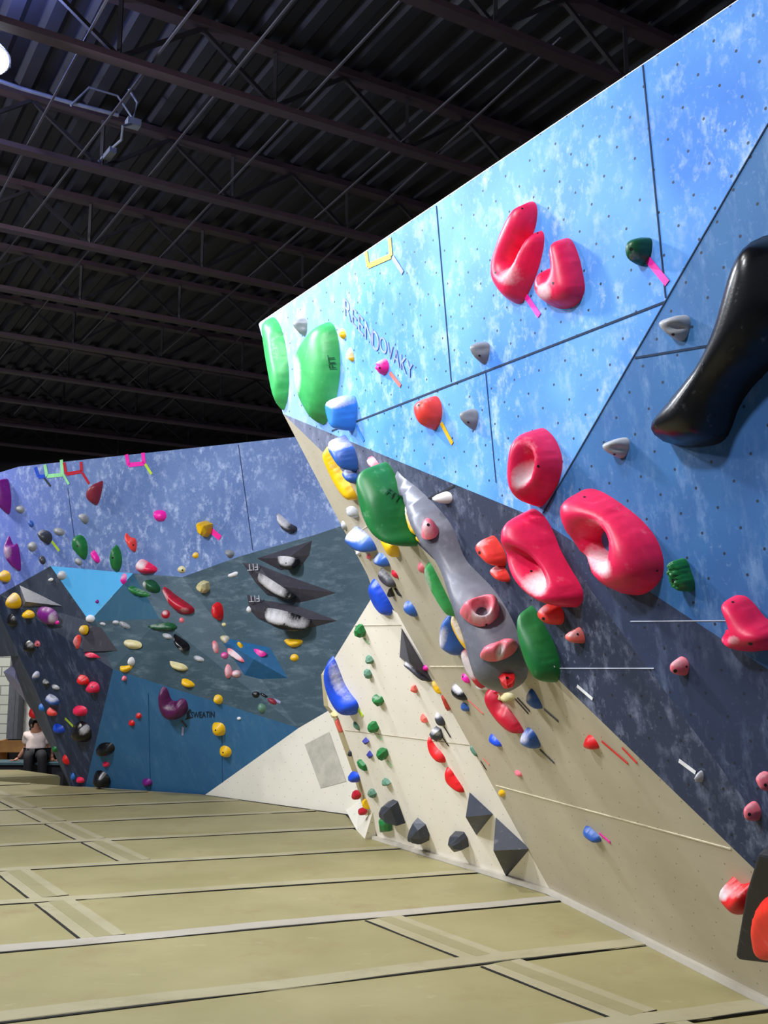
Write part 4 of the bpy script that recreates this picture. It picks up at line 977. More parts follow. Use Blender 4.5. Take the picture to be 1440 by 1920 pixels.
# ================= dusk blue back wall
hold('purple drop-shaped hold at the left edge of the back wall', 'purple', [(-10,910),(0,902),(8,897),(15,900),(22,930),(21,950),(16,965),(4,955),(-8,945)], .16, pl='J', g='J', tilt=(0,.2), chalk=[(8,908,6,8,0,.15)])
hold('purple two-peaked tulip hold below the purple drop', 'purple', [(6,1012),(12,1004),(22,1026),(31,1016),(38,1036),(40,1058),(38,1071),(16,1054),(6,1038)], .16, pl='J', g='J', dish=[(22,1032,5,18,0,.4)], chalk=[(12,1035,9,16,0,.5)])
small('yellow round hold at the left edge above the dark roof', 'yellow', 8,1081,13,11,0,'J','J',chalk=.6,name='climbing_hold',h=.14)
hold('dark grey teardrop hold with a yellow tape tail on the back wall', 'slate', [(70,996),(80,993),(96,998),(99,1010),(90,1021),(78,1012)], .13, pl='J', g='J', chalk=[(76,997,9,5,0,.6)])
tape('pale yellow tape strip under the dark grey teardrop hold', (97,1015), (111,1033), .035, 'lime', 'J')
for lab, cx, cy, rx, ry, rot, c_, ck in [('small grey foothold highest near the purple drop', 38,955,9,7,30,'grey',.7), ('small slate foothold between the purple drop and the dark teardrop', 58,982,5,7,-30,'mblue',.2),
        ('small grey foothold touching the right of the dark teardrop', 111,997,11,7,20,'grey',.5), ('small grey wedge foothold right of the purple tulip', 61,1025,9,9,30,'grey',.6), ('small dark foothold just above the dark roof corner', 80,1050,6,8,-30,'slate',.2)]:
    small(lab, c_, cx, cy, rx, ry, rot, 'J', 'J', chalk=ck)
hold('small grey ring jug above the green leaf holds', 'grey', [(147,966),(155,963),(165,966),(167,977),(160,983),(154,974)], .09, pl='J', g='J', name='ring_hold', chalk=[(153,967,8,4,0,.8)])
hold('maroon pointed hold high on the back wall below the red tape box', 'maroon', [(194,901),(193,915),(184,945),(177,947),(161,936),(163,921),(171,909),(185,905)], .14, pl='J', g='J')
hold('green leaf-shaped hold on the back wall, left of two', 'lgreen' if False else 'green', [(136,1010),(142,1003),(156,1004),(165,1023),(162,1046),(156,1050),(146,1040),(135,1028)], .11, pl='J', g='J', bolts=[(145,1024,2)], chalk=[(147,1010,12,8,0,.2)])
hold('green leaf-shaped hold on the back wall, right of two', 'green', [(217,1021),(226,1033),(230,1052),(224,1069),(216,1074),(208,1062),(205,1045),(210,1031)], .11, pl='J', g='J', bolts=[(211,1046,2)], chalk=[(213,1035,7,10,0,.2)])
hold('small hot pink pair of knobs between the green leaves', 'hotpink', [(170,1036),(176,1031),(182,1039),(188,1050),(184,1056),(175,1050)], .08, pl='J', g='J', mode='rough', chalk=[(176,1036,6,5,0,.4)])
hold('red fig-shaped hold with a pointed stalk left of the pink slab', 'coral', [(233,994),(237,1002),(245,1010),(255,1010),(257,1022),(255,1035),(248,1033),(240,1020),(235,1010)], .1, pl='J', g='J', bolts=[(250,1022,1.5)], chalk=[(246,1014,5,5,0,.5)])
hold('pink and white slab hold on the lower border of the back wall', 'pink', [(254,1062),(257,1050),(266,1048),(284,1058),(296,1066),(291,1074),(270,1077),(256,1073)], .12, pl='J', g='J', chalk=[(263,1058,12,12,0,.95)])
hold('hot pink square knob alone in the middle of the back wall', 'hotpink', [(287,960),(297,956),(310,958),(313,970),(305,978),(290,976)], .08, pl='J', g='J', mode='rough')
hold('pink ring hold over the bright blue inset triangle', 'hotpink', [(224,1085),(229,1074),(238,1074),(240,1085),(234,1096),(226,1097)], .07, pl='J', g='J', dish=[(232,1083,4,6,0,.8)], chalk=[(230,1080,9,9,0,.6)])
hold('yellow angular block hold with a pink tape tail on the back wall', 'yellow', [(367,979),(382,976),(400,982),(396,998),(385,1008),(371,1003)], .16, 'facet', 'J', 'J', chalk=[(372,985,4,6,0,.2)], top=.5)
tape('pink tape strip beside the yellow angular block', (395,994), (413,1009), .07, 'magenta', 'J')
small('small yellow knob above the dark overhang, upper right of two', 'yellow', 367,1041,6,6,0,'J','J',chalk=.6); small('small cream-yellow knob above the dark overhang, lower left of two', 'cream', 341,1068,7,7,0,'J','J',chalk=.6,bolt=(342,1069,1.6))
hold('white and grey crescent hold on the right of the back wall', 'charcoal', [(518,962),(528,969),(543,983),(558,989),(551,1000),(537,999),(524,986)], .11, pl='J', g='J', chalk=[(530,976,10,18,-45,1)])
hold('small grey jug on the lower border of the back wall', 'grey', [(420,1033),(430,1030),(440,1034),(440,1042),(430,1047),(427,1038)], .08, pl='J', g='J', name='ring_hold', chalk=[(430,1035,9,3,0,.5)])
small('chalky grey foothold above the left corner of the blue inset triangle', 'grey', 147,1053,8,6,40,'J','J',chalk=.7)
small('grey round foothold on the left edge of the bright blue inset triangle', 'lgrey', 116,1079,9,9,0,'J','J',chalk=.4)
small('tiny purple nub low in the bright blue inset triangle', 'purple', 183,1128,4,4,0,'J','J')
hold('white chalked nub at the bottom tip of the bright blue inset triangle', 'white', [(160,1158),(170,1152),(180,1160),(172,1168),(163,1166)], .07, pl='J', g='J', chalk=[(168,1160,12,9)])
tape_box('mint green tape box at the top of the back wall', [(84,871),(88,893),(117,890),(115,862)], .05, 'mint', 'J'); tape_box('red tape box beside the mint green one', [(120,867),(124,889),(153,884),(152,866)], .045, 'crimson', 'J')
tape_box('hot pink tape box on the top edge of the back wall', [(237,852),(241,872),(270,869),(268,849)], .055, 'hotpink', 'J'); tape_box('blue tape box at the left end of the tape boxes', [(66,876),(72,894),(84,893)], .05, 'blue', 'J')
tape('pale tape strip below the mint green tape box', (118,889), (129,908), .035, 'mint', 'J'); tape('red tape strip below the red tape box', (154,886), (167,907), .035, 'crimson', 'J'); tape('pale yellow tape strip below the hot pink tape box', (272,870), (284,889), .035, 'lime', 'J')
tape('dark blue tape strip below the blue tape box', (82,895), (95,912), .03, 'navy', 'J')
# ================= dark back overhang and roof
small('grey-white chip foothold under the dark roof corner', 'white', 95,1087,5,3,-20,None,'K',chalk=.8)
hold('dark green crescent hold under the roof right of the blue triangle', 'green', [(240,1100),(247,1098),(262,1105),(281,1114),(275,1120),(255,1118),(243,1111)], .1, g='K', chalk=[(262,1107,20,3,22,.9)])
hold('dark green ball hold tucked under the roof beside the green crescent', 'dgreen', [(266,1098),(272,1087),(284,1086),(297,1098),(300,1110),(286,1112),(271,1106)], .13, g='K', chalk=[(270,1097,4,8,0,.9)])
hold('crimson wedge slab hold under the roof', 'crimson', [(306,1101),(312,1101),(330,1116),(352,1130),(366,1142),(358,1150),(338,1150),(322,1138),(309,1118)], .16, g='K', name='macro_hold', chalk=[(310,1117,4,16,-20,.6),(346,1144,12,6,0,.5)])
hold('red rounded block hold right of the crimson wedge slab', 'red', [(398,1134),(406,1129),(416,1132),(420,1148),(416,1163),(404,1163),(397,1150)], .13, g='K', chalk=[(402,1145,4,12,0,.4)])
hold('pale yellow hexagon block hold near the top of the dark overhang', 'cream', [(367,1100),(378,1088),(393,1091),(394,1105),(383,1113),(369,1109)], .13, 'facet', None, 'K', top=.5, chalk=[(380,1096,10,6,0,.4)])
hold('small white worm-shaped foothold on the dark overhang', 'white', [(426,1078),(435,1075),(443,1071),(447,1074),(443,1081),(432,1083)], .05, g='K', name='foothold', chalk=[(436,1077,12,7)])
small('small pink and white foothold left below the crimson wedge', 'crimson', 311,1152,8,8,0,None,'K',chalk=.8); small('faint pink chip foothold under the crimson wedge', 'rose', 341,1163,5,5,0,None,'K')
hold('long thin green sloper with chalk on the dark overhang', 'dgreen', [(276,1174),(295,1170),(315,1166),(330,1171),(329,1180),(305,1181),(288,1178)], .09, g='K', chalk=[(296,1174,20,4,0,.6)])
hold('black slanted hold on the dark overhang left of the blue volume', 'black', [(322,1190),(334,1196),(350,1204),(357,1213),(350,1221),(335,1219),(326,1205)], .12, g='K', chalk=[(338,1218,4,4,0,.9)])
small('small white chip foothold right of the black slanted hold', 'lgrey', 373,1235,10,5,20,None,'K',chalk=.7)
small('tiny beige chip foothold right of the pink foothold row', 'cream', 420,1171,4,4,0,None,'K',chalk=.4)
small('chalky grey chip foothold left under the long green sloper', 'lgrey', 314,1193,10,5,15,None,'K',chalk=.4)
for lab, o_, c_, ck in [('yellow-green lens hold on the dark overhang, upper of two', [(316,1240),(330,1243),(345,1246),(354,1255),(340,1259),(325,1254)], 'cream', .4), ('yellow lens hold on the dark overhang, lower of two', [(339,1274),(350,1273),(362,1279),(367,1286),(352,1290),(341,1284)], 'yellow', .3),
        ('yellow half-moon hold on the right of the dark overhang', [(532,1199),(550,1199),(568,1201),(562,1211),(549,1215),(540,1209)], 'yellow', .4)]:
    x_, y_ = o_[0]; hold(lab, c_, o_, .08, g='K', chalk=[(x_+12, y_+3, 16, 4, 10, ck)])
small('small yellow knob under the yellow half-moon hold', 'yellow', 552,1233,8,7,0,None,'K',chalk=.5); small('small yellow knob with a chalk smear at the top of the deep blue wall', 'yellow', 409,1311,9,9,0,None,'K',chalk=.5,h=.09)
KP = PL['K']
def fit_vol(label, base, apex, h, tpos, tdir):
    o = tri_vol(label, base, apex, 'charcoal', h, 'K', ck=[0]*len(base)+[.25])
    if tpos: letters('FIT', o, (PL['K'][0]+PL['K'][1]*h*.45, PL['K'][1]), tpos, tdir, (1,12), plain('letter_silver', (170,170,180), .6), 'logo_text', .01)
    return o
fit_vol('charcoal wedge volume at the top of the dark overhang, uppermost of three', [(480,1047),(586,1013),(581,1040),(566,1061),(526,1070)], (540,1046), .12, None, None)
fit_vol('charcoal wedge volume with FIT lettering, middle of three', [(453,1054),(482,1057),(530,1076),(632,1112),(600,1122),(560,1131),(500,1116),(478,1092)], (515,1098), .14, (483,1057), (-20,1))
fit_vol('charcoal wedge volume with FIT lettering, lowest of three', [(462,1114),(490,1124),(560,1136),(634,1164),(590,1176),(530,1182),(482,1160),(466,1142)], (530,1158), .16, (486,1116), (-20,1))
hold('chalk-covered dark dome hold on the uppermost charcoal wedge volume', 'black', [(520,1045),(540,1043),(560,1048),(562,1058),(548,1067),(530,1066),(521,1055)], .13, pl='V', g='V', chalk=[(537,1049,18,12,0,1)], bolts=[(536,1056,1.5)])
hold('long chalk-covered dark hold on the middle charcoal wedge volume', 'black', [(483,1075),(492,1078),(515,1092),(540,1108),(557,1118),(552,1124),(528,1121),(505,1110),(488,1094)], .15, pl='V', g='V', chalk=[(510,1098,36,11,35,1)])
hold('large chalk-covered dark hold on the lowest charcoal wedge volume', 'black', [(495,1145),(515,1143),(550,1150),(585,1165),(582,1174),(560,1180),(530,1180),(505,1166)], .17, pl='V', g='V', chalk=[(520,1157,28,15,10,1),(558,1170,28,8,5,.9)], bolts=[(533,1170,1.5)])
small('white nub on the left corner of the lowest charcoal wedge volume', 'white', 467,1143,5,6,0,'K','K',chalk=1)
# blue wedge volume on the dark overhang
n = KP[1]
vs = [hit(KP, 399,1191)-n*.003, hit(KP, 507,1214)-n*.003, hit(KP, 540,1272)-n*.003, hit(KP, 452,1276)-n*.003, hit(KP, 424,1228)-n*.003, hit(KP, 476,1236, .16)]
mesh = mesh_obj('wall_volume', vs, [(0,1,5),(1,2,5),(2,3,5),(3,4,5),(4,0,5)], hold_mat('teal'), chalk=[0]*6); add_solid(vs, [(0,1,5),(1,2,5),(2,3,5),(3,4,5),(4,0,5)])
tag(mesh, 'teal blue faceted volume carrying pink and white holds on the dark overhang', 'wall volume', 'wall volumes')
for lab, c_, o_, ck in [('pale pink egg hold at the upper left of the teal blue volume', 'rose', B(404,1214,6,12,-15), .7), ('pink knobbly foothold left on the teal blue volume', 'hotpink', B(421,1229,7,6), .5),
        ('long pale pink spindle hold across the teal blue volume', 'rose', [(424,1216),(432,1217),(446,1227),(460,1241),(455,1243),(438,1232),(426,1222)], .8), ('pale pink egg hold at the lower left of the teal blue volume', 'rose', B(428,1258,7,13), .7),
        ('pink and white chalked knob at the bottom of the teal blue volume', 'rose', B(443,1263,9,7), .95), ('hot pink double knob at the right of the teal blue volume', 'hotpink', [(475,1217),(482,1218),(490,1222),(500,1225),(494,1231),(484,1230)], .4),
        ('cream triangular hold at the top of the teal blue volume', 'cream', [(413,1193),(432,1193),(427,1209)], .7), ('small lime yellow hold near the top of the teal blue volume', 'yellow', [(443,1205),(456,1209),(451,1216)], .2)]:
    xs_ = [p[0] for p in o_]; ys_ = [p[1] for p in o_]
    hold(lab, c_, o_, .07, pl='V' if 'egg' not in lab else None, g='V', chalk=[(sum(xs_)/len(xs_), sum(ys_)/len(ys_), (max(xs_)-min(xs_))*.5, (max(ys_)-min(ys_))*.5, 0, ck)])
small('black oval hold in the shadow low on the dark overhang', 'black', 480,1302,7,6,0,None,'K',chalk=.4); hold('thin black bar hold in the shadow low on the dark overhang', 'black', [(486,1298),(494,1300),(503,1308),(494,1308)], .05, g='K')
small('grey-green oval hold low on the dark overhang', 'sage', 491,1328,8,9,-20,None,'K',chalk=.3)
small('dusty red hold among the chalk streaks low on the dark overhang', 'maroon', 511,1315,10,5,25,None,'K')
for i, (a, b, wd) in enumerate([((508,1309),(526,1317),'top'), ((502,1324),(535,1342),'middle'), ((515,1336),(530,1344),'bottom')]): tape('pale tape strip low on the dark overhang, '+wd+' of three', a, b, .03, 'lav', 'K')
# ================= left roof and dark volume
def lvol(label, pts, apex, col, h):
    r_ = cast(*apex); return tri_vol(label, pts, apex, col, h, r_ if r_ else PL['N'])
lvol('grey triangular volume under the left roof with a yellow ball beside it', [(36,1096),(116,1136),(42,1138)], (48,1128), 'ridge', .1)
hold('big yellow ball hold on the left end of the grey triangular volume', 'yellow', B(25,1128,14,15,0,n=12,wob=.03), .2, g='N', chalk=[(22,1122,11,10,0,.8)], name='climbing_hold', pl='N')
small('yellow barrel hold under the yellow ball', 'yellow', 53,1152,12,8,5,'N','N',chalk=.3,h=.12)
hold('purple and white chalked hold under the grey triangular volume', 'purple', [(68,1142),(90,1140),(106,1148),(108,1166),(95,1174),(80,1168),(70,1155)], .1, g='N', pl='N', chalk=[(97,1160,7,12,0,.95)])
small('tiny hot pink nub right of the purple and white chalked hold', 'hotpink', 107,1167,4,4,0,'N','N')
dv = plane3(hit(PL['L'], 212, 1255)+PL['K'][1]*.05, jv(168,1165)+PL['K'][1]*.02, hit(PL['K'], 275, 1218)+PL['K'][1]*.12)
vs = [hit(dv, *p) for p in [(158,1170),(205,1180),(270,1209),(263,1223),(215,1220),(156,1222)]]; und = [hit((dv[0]-dv[1]*.28, dv[1]), *p) for p in [(215,1236),(245,1248)]]
fs = [tuple(range(6)), (5,4,6), (4,3,7,6)]
vs += und
o = mesh_obj('wall_volume', vs, fs, hold_mat('charcoal'), chalk=[0]*8); add_solid(vs, fs); tag(o, 'charcoal wedge volume with a purple underside below the blue inset triangle', 'wall volume', 'wall volumes')
for lab, c_, o_, ck in [('yellow cube hold at the upper left of the charcoal wedge volume', 'yellow', [(148,1176),(154,1172),(166,1173),(164,1190),(150,1190)], .5), ('coral and yellow hold on the left side of the charcoal wedge volume', 'coral', [(137,1200),(143,1190),(152,1192),(150,1208),(144,1217),(138,1210)], .5),
        ('cream block hold at the right end of the charcoal wedge volume', 'cream', [(232,1200),(245,1199),(263,1203),(266,1213),(252,1217),(234,1213)], .4), ('red curved hold under the charcoal wedge volume', 'pink', [(158,1225),(170,1223),(183,1229),(188,1233),(172,1232),(160,1232)], .5),
        ('white knob under the purple underside of the charcoal wedge volume', 'white', B(246,1240,7,8), .8), ('yellow wedge hold below the white knob', 'yellow', [(223,1250),(235,1250),(250,1247),(243,1258),(231,1263)], .2), ('tiny pink nub below the yellow wedge hold', 'rose', B(233,1272,5,5), .2)]:
    xs_ = [p[0] for p in o_]; ys_ = [p[1] for p in o_]
    hold(lab, c_, o_, .08, g='V', chalk=[(min(xs_)+(max(xs_)-min(xs_))*.3, sum(ys_)/len(ys_), (max(xs_)-min(xs_))*.4, (max(ys_)-min(ys_))*.5, 0, ck)])
small('white chip foothold right below the bottom tip of the blue inset triangle', 'lgrey', 193,1170,6,3,10,None,'K',chalk=.6); small('white chip foothold farther right of the blue inset triangle tip', 'lgrey', 217,1167,6,4,0,None,'K',chalk=.6)
small('beige slanted chip hold on the roof right of the charcoal wedge volume', 'grey', 234,1172,12,5,25,None,'K',chalk=.5)
# ================= left night blue face
hold('black oval ring hold at the top of the left night blue face', 'black', [(10,1158),(18,1151),(27,1153),(33,1166),(30,1175),(20,1176),(12,1169)], .12, pl='N', g='N', dish=[(22,1163,5,7,-20,.6)], chalk=[(23,1162,3,6,-25,1)])
hold('black oval ring hold, second from the top of the left night blue face', 'black', [(41,1208),(49,1201),(62,1204),(67,1214),(61,1224),(50,1224),(42,1217)], .12, pl='N', g='N', dish=[(54,1211,8,5,20,.6)], chalk=[(55,1211,8,4,15,1)])
small('small rose knob touching the second black ring hold', 'rose', 70,1207,6,6,0,'N','N',bolt=(70,1208,1.2))
hold('navy hold with white chalked arch near the edge of the night blue face', 'mblue', [(59,1268),(66,1259),(74,1260),(74,1268),(66,1277),(61,1275)], .08, pl='N', g='N', chalk=[(66,1265,9,8)])
hold('small black ring hold with a white chalk crescent', 'black', [(78,1275),(84,1272),(94,1281),(93,1287),(86,1288),(79,1282)], .07, pl='N', g='N', chalk=[(84,1279,7,3,35,1)])
small('pale chalk-covered chip foothold right of the white chalk crescent', 'lgrey', 105,1288,8,4,20,'N','N',chalk=.8)
hold('big blue and white chalked jug in the middle of the night blue face', 'mblue', [(83,1306),(92,1301),(108,1307),(112,1315),(106,1324),(95,1318),(86,1314)], .12, pl='N', g='N', chalk=[(97,1309,15,8,15,1)])
small('pale blue hold on the left edge below the blue and white jug', 'lblue', 78,1327,5,8,-20,'N','N',chalk=.6)
hold('coral half-moon hold under the blue and white jug', 'coral', [(87,1330),(93,1326),(105,1332),(109,1340),(100,1344),(89,1340)], .1, pl='N', g='N', chalk=[(94,1331,9,5,20,.6)])
small('red hold sticking out on the silhouette above the seated person', 'red', 62,1338,8,12,-25,'S','N',h=.14,chalk=.3,name='climbing_hold')
tape('bright lime tape strip on the night blue face', (122,1347), (137,1362), .04, 'lime', 'N')
small('hot pink flat oval hold on the night blue face', 'pink', 150,1333,15,10,0,'N','N',name='climbing_hold',chalk=.2)
hold('red pinch hold high on the night blue face, left of a touching pair', 'red', [(142,1270),(148,1266),(163,1267),(168,1275),(164,1284),(150,1284),(144,1278)], .12, pl='N', g='N', chalk=[(150,1270,10,4,0,.3)])
hold('hot red pinch hold high on the night blue face, right of a touching pair', 'pink', [(160,1290),(165,1281),(180,1279),(187,1286),(184,1298),(172,1301),(163,1298)], .12, pl='N', g='N', bolts=[(173,1288,1.5)])
small('blue oval hold near the left edge of the night blue face', 'blue', 110,1367,12,9,25,'N','N',name='climbing_hold'); small('small green hold on the silhouette beside the seated person', 'green', 102,1405,5,6,0,'N','N')
hold('large black disc macro hold with a white chalked pocket', 'black', B(151,1374,20,20,0,n=14,wob=.03), .16, pl='N', g='N', name='macro_hold', dish=[(157,1371,8,11,20,.6)], chalk=[(155,1371,8,11,20,1)], soft=.8)
small('red oval foothold low on the night blue face', 'red', 123,1425,6,10,-15,'N','N'); small('tiny pale blue foothold near the bottom of the night blue face', 'lblue', 137,1456,4,7,0,'N','N'); small('small hot pink foothold at the foot of the night blue face', 'pink', 150,1463,8,6,0,'N','N')
tri_vol('pale lavender wedge volume on the side of the night blue face', [(6,1260),(30,1242),(54,1306),(48,1316),(14,1276)], (28,1270), 'lav', .12, 'S')
# ================= deep blue lower wall
hold('deep purple U-shaped macro hold on the deep blue wall', 'plum', [(297,1298),(303,1289),(311,1291),(315,1303),(318,1316),(328,1318),(338,1310),(348,1311),(352,1325),(347,1340),(333,1351),(316,1352),(303,1340),(296,1322)], .16, pl='L', g='L', name='macro_hold', chalk=[(318,1327,17,7,10,.45)], bolts=[(328,1347,1.6)], soft=.9)
tape('dark tape strip under the purple U-shaped macro', (340,1351), (350,1363), .035, 'navy', 'L'); tape('short white tape strip under the purple U-shaped macro', (343,1363), (342,1379), .03, 'lav', 'L')
hold('yellow square dish hold right of the painted lettering, upper of two', 'yellow', [(396,1360),(403,1355),(417,1355),(422,1364),(420,1378),(408,1381),(398,1376)], .09, pl='L', g='L', dish=[(412,1366,7,6,0,.5)], bolts=[(404,1369,1.5)], soft=.6)
hold('yellow round dish hold below the square one, lower of two', 'yellow', B(422,1410,12,12,0,n=12,wob=.03), .09, pl='L', g='L', dish=[(423,1407,6,5,0,.5)], bolts=[(418,1411,1.5)], soft=.6)
hold('black oval disc hold on the left of the deep blue wall, upper of two', 'black', [(176,1408),(185,1397),(200,1393),(213,1395),(215,1406),(206,1416),(192,1421),(180,1417)], .14, pl='L', g='L', name='macro_hold', dish=[(194,1405,7,5,0,.5)], chalk=[(207,1397,6,3,0,.5)])
hold('black round disc hold at the foot of the deep blue wall, lower of two', 'black', B(189,1463,17,17,0,n=14,wob=.03), .16, pl='L', g='L', name='macro_hold', dish=[(185,1459,7,5,0,.5)], chalk=[(185,1460,8,4,0,.2)])
small('small pink foothold between the two black disc holds', 'pink', 199,1433,7,5,0,'L','L'); small('small purple foothold low on the deep blue wall', 'purple', 276,1467,10,7,0,'L','L')
small('small red ring foothold on the deep blue wall, upper right of two', 'red', 260,1342,6,6,0,'L','L',chalk=.5); small('small red foothold on the deep blue wall, lower left of two', 'red', 247,1356,6,6,0,'L','L')
small('tiny white chip foothold on the deep blue wall beside the yellow dish holds', 'white', 448,1347,4,3,0,'L','L',chalk=.5)
# ------------------------------------------------------------------ seating area and the seated person
YP = 17.6
pxm = YP/F_PX*1.0
def at(px, py, dy=0.0): return yat(px, py, YP+dy)
wood = plain('pale_wood', (178,128,72), .6); dark = plain('bench_dark', (34,34,42), .7); tealm = plain('bench_teal', (62,92,104), .6)
bl_, br_ = at(-60,1428), at(126,1428)
bench = empty('bench', Vector(((bl_.x+br_.x)/2, YP, fz)), 'low dark bench with a teal top edge behind the mats', 'bench')
cx = (bl_.x+br_.x)/2; hw = (br_.x-bl_.x)/2; zt = bl_.z
vs, fs = box_geo(Vector((cx, YP+.12, zt-.02)), Vector((hw,0,0)), Vector((0,.3,0)), Vector((0,0,.02))); mesh_obj('seat', vs, fs, tealm, bench)
vs, fs = box_geo(Vector((cx, YP+.16, (zt-.04+fz)/2)), Vector((hw-.03,0,0)), Vector((0,.25,0)), Vector((0,0,(zt-.04-fz)/2))); mesh_obj('base', vs, fs, dark, bench)
for i, (x0, x1) in enumerate(((5,44),(80,100))):
    p, q = at(x0,1411,.75), at(x1,1389,.75)
    cr = empty('storage_crate', Vector(((p.x+q.x)/2, YP+.9, fz)), 'open-front plywood crate behind the bench, '+('left of the seated person' if i == 0 else 'right of the seated person'), 'crate', 'plywood crates behind the bench')
    w_ = (q.x-p.x)/2+(.12 if i else .25); cxx = (p.x+q.x)/2+(0 if i else .12)
    vs, fs = box_geo(Vector((cxx, YP+.82, (p.z+q.z)/2)), Vector((w_,0,0)), Vector((0,.02,0)), Vector((0,0,(q.z-p.z)/2))); mesh_obj('front_board', vs, fs, wood, cr)
    for sx in (-1, 1):
        vs, fs = box_geo(Vector((cxx+sx*(w_-.02), YP+1.05, (q.z+fz)/2)), Vector((.02,0,0)), Vector((0,.2,0)), Vector((0,0,(q.z-fz)/2))); mesh_obj('side_board', vs, fs, wood, cr)
    vs, fs = box_geo(Vector((cxx, YP+1.24, (q.z+fz)/2)), Vector((w_-.04,0,0)), Vector((0,.01,0)), Vector((0,0,(q.z-fz)/2))); mesh_obj('back_board', vs, fs, dark, cr)
def skin_mesh(name, joints, bones, mat, parent, sub=2, root=0):
    me = bpy.data.meshes.new(name); org = Vector(joints[root][0])
    me.from_pydata([Vector(j[0])-org for j in joints], bones, [])
    o = bpy.data.objects.new(name, me); o.location = org; me.materials.append(mat)
    link(o, parent)
    o.modifiers.new('skin', 'SKIN'); s_ = o.modifiers.new('sub', 'SUBSURF'); s_.levels = sub; s_.render_levels = sub
    for i, j in enumerate(joints):
        r = j[1]; r = r if isinstance(r, tuple) else (r, r)
        me.skin_vertices[0].data[i].radius = r
        me.skin_vertices[0].data[i].use_root = (i == root)
    bpy.context.view_layer.update()
    ev = o.evaluated_get(bpy.context.evaluated_depsgraph_get()); m2 = bpy.data.meshes.new_from_object(ev)
    o.modifiers.clear(); o.data = m2
    m2.polygons.foreach_set('use_smooth', [True]*len(m2.polygons))
    if not m2.materials: m2.materials.append(mat)
    return o
skin = plain('skin_tone', (176,124,100), .55); shirt = plain('shirt_white', (232,214,210), .8); trous = plain('trousers_black', (20,20,28), .8); hairm = plain('hair_black', (14,12,14), .5)
hip = at(66,1420); zs = zt
H_ = lambda px, py, dy=0: at(px, py, dy)
pel = Vector((hip.x, YP+.02, zs+.11))
per = empty('person', Vector((pel.x, YP, zs)), 'person in white t-shirt and black trousers sitting on the bench, head turned right', 'person')
che = Vector((H_(64,1393).x, YP+.10, H_(64,1393).z)); nec = Vector((H_(64,1374).x, YP+.13, H_(64,1374).z))
hd = Vector((H_(63,1362).x, YP+.11, H_(63,1362).z))
shL = Vector((H_(46,1380).x, YP+.13, H_(46,1380).z)); shR = Vector((H_(80,1380).x, YP+.13, H_(80,1380).z))
elL = Vector((H_(42,1402).x, YP+.20, H_(42,1402).z)); elR = Vector((H_(86,1402).x, YP+.2, H_(86,1402).z))
waL = Vector((H_(29,1423).x, YP+.13, zs+.05)); waR = Vector((H_(93,1424).x, YP+.14, zs+.05))
knL = pel+Vector((.02, -.42, .02)); knR = pel+Vector((.24, -.40, .03))
ftL = Vector((knL.x+.02, knL.y-.02, fz+.09)); ftR = Vector((knR.x+.03, knR.y-.02, fz+.09))
thL = pel+Vector((-.08,-.05,-.01)); thR = pel+Vector((.09,-.05,-.01))
J_ = [(pel,(.13,.09)),(che,(.11,.08)),(nec,.05),(hd+Vector((.01,-.01,-.03)),(.075,.085)),(hd+Vector((0,0,.07)),(.07,.08)),
      (shL,.05),(elL,.042),(waL,.03),(shR,.05),(elR,.042),(waR,.03),(thL,.09),(knL,.065),(ftL,.045),(thR,.09),(knR,.065),(ftR,.045)]
Bn = [(0,1),(1,2),(2,3),(3,4),(2,5),(5,6),(6,7),(2,8),(8,9),(9,10),(0,11),(11,12),(12,13),(0,14),(14,15),(15,16)]
body = skin_mesh('body', J_, Bn, skin, per)
for s, w_ in ((-1, waL), (1, waR)):
    hb = [(w_, .028),(w_+Vector((s*.03,-.05,-.03)),(.036,.018)),(w_+Vector((s*.05,-.085,-.035)),(.034,.014))]
    hand = skin_mesh('hand', hb, [(0,1),(1,2)], skin, per, 1)
    for k in range(4):
        b0 = w_+Vector((s*(.035+.012*k)-s*.012, -.08+.012*k, -.034)); dr = Vector((s*(.5+.18*k), -.9+.15*k, 0)).normalized(); Ln = (.07,.08,.075,.06)[3-k]
        skin_mesh('finger', [(b0,.010),(b0+dr*Ln*.5+Vector((0,0,.006)),.009),(b0+dr*Ln+Vector((0,0,-.004)),.007)], [(0,1),(1,2)], skin, per, 1)
    b0 = w_+Vector((-s*.01,-.03,-.03)); skin_mesh('thumb', [(b0,.012),(b0+Vector((-s*.03,-.035,-.004)),.010),(b0+Vector((-s*.035,-.065,-.006)),.008)], [(0,1),(1,2)], skin, per, 1)
up_ = Vector((0,0,.02))
ub = che.lerp(nec, .55)
skin_mesh('t_shirt', [(pel+Vector((0,.02,.04)),(.185,.14)),(pel.lerp(che,.5),(.18,.14)),(che,(.185,.14)),(ub,(.17,.12)),(nec-Vector((0,0,.03)),(.085,.08)),(shL,.09),(shL.lerp(elL,.4),.085),(shL.lerp(elL,.75),.08),(shR,.09),(shR.lerp(elR,.4),.085),(shR.lerp(elR,.75),.08)], [(0,1),(1,2),(2,3),(3,4),(3,5),(5,6),(6,7),(3,8),(8,9),(9,10)], shirt, per)
skin_mesh('trousers', [(pel,(.18,.135)),(thL,.115),(knL,.085),(ftL+Vector((0,0,.05)),.07),(thR,.115),(knR,.085),(ftR+Vector((0,0,.05)),.07)], [(0,1),(1,2),(2,3),(0,4),(4,5),(5,6)], trous, per)
for f_ in (ftL, ftR):
    skin_mesh('shoe', [(f_+Vector((0,.03,-.05)),.045),(f_+Vector((.01,-.08,-.055)),.043),(f_+Vector((.02,-.17,-.06)),.035)], [(0,1),(1,2)], plain('shoe_grey',(70,70,76),.7), per, 1)
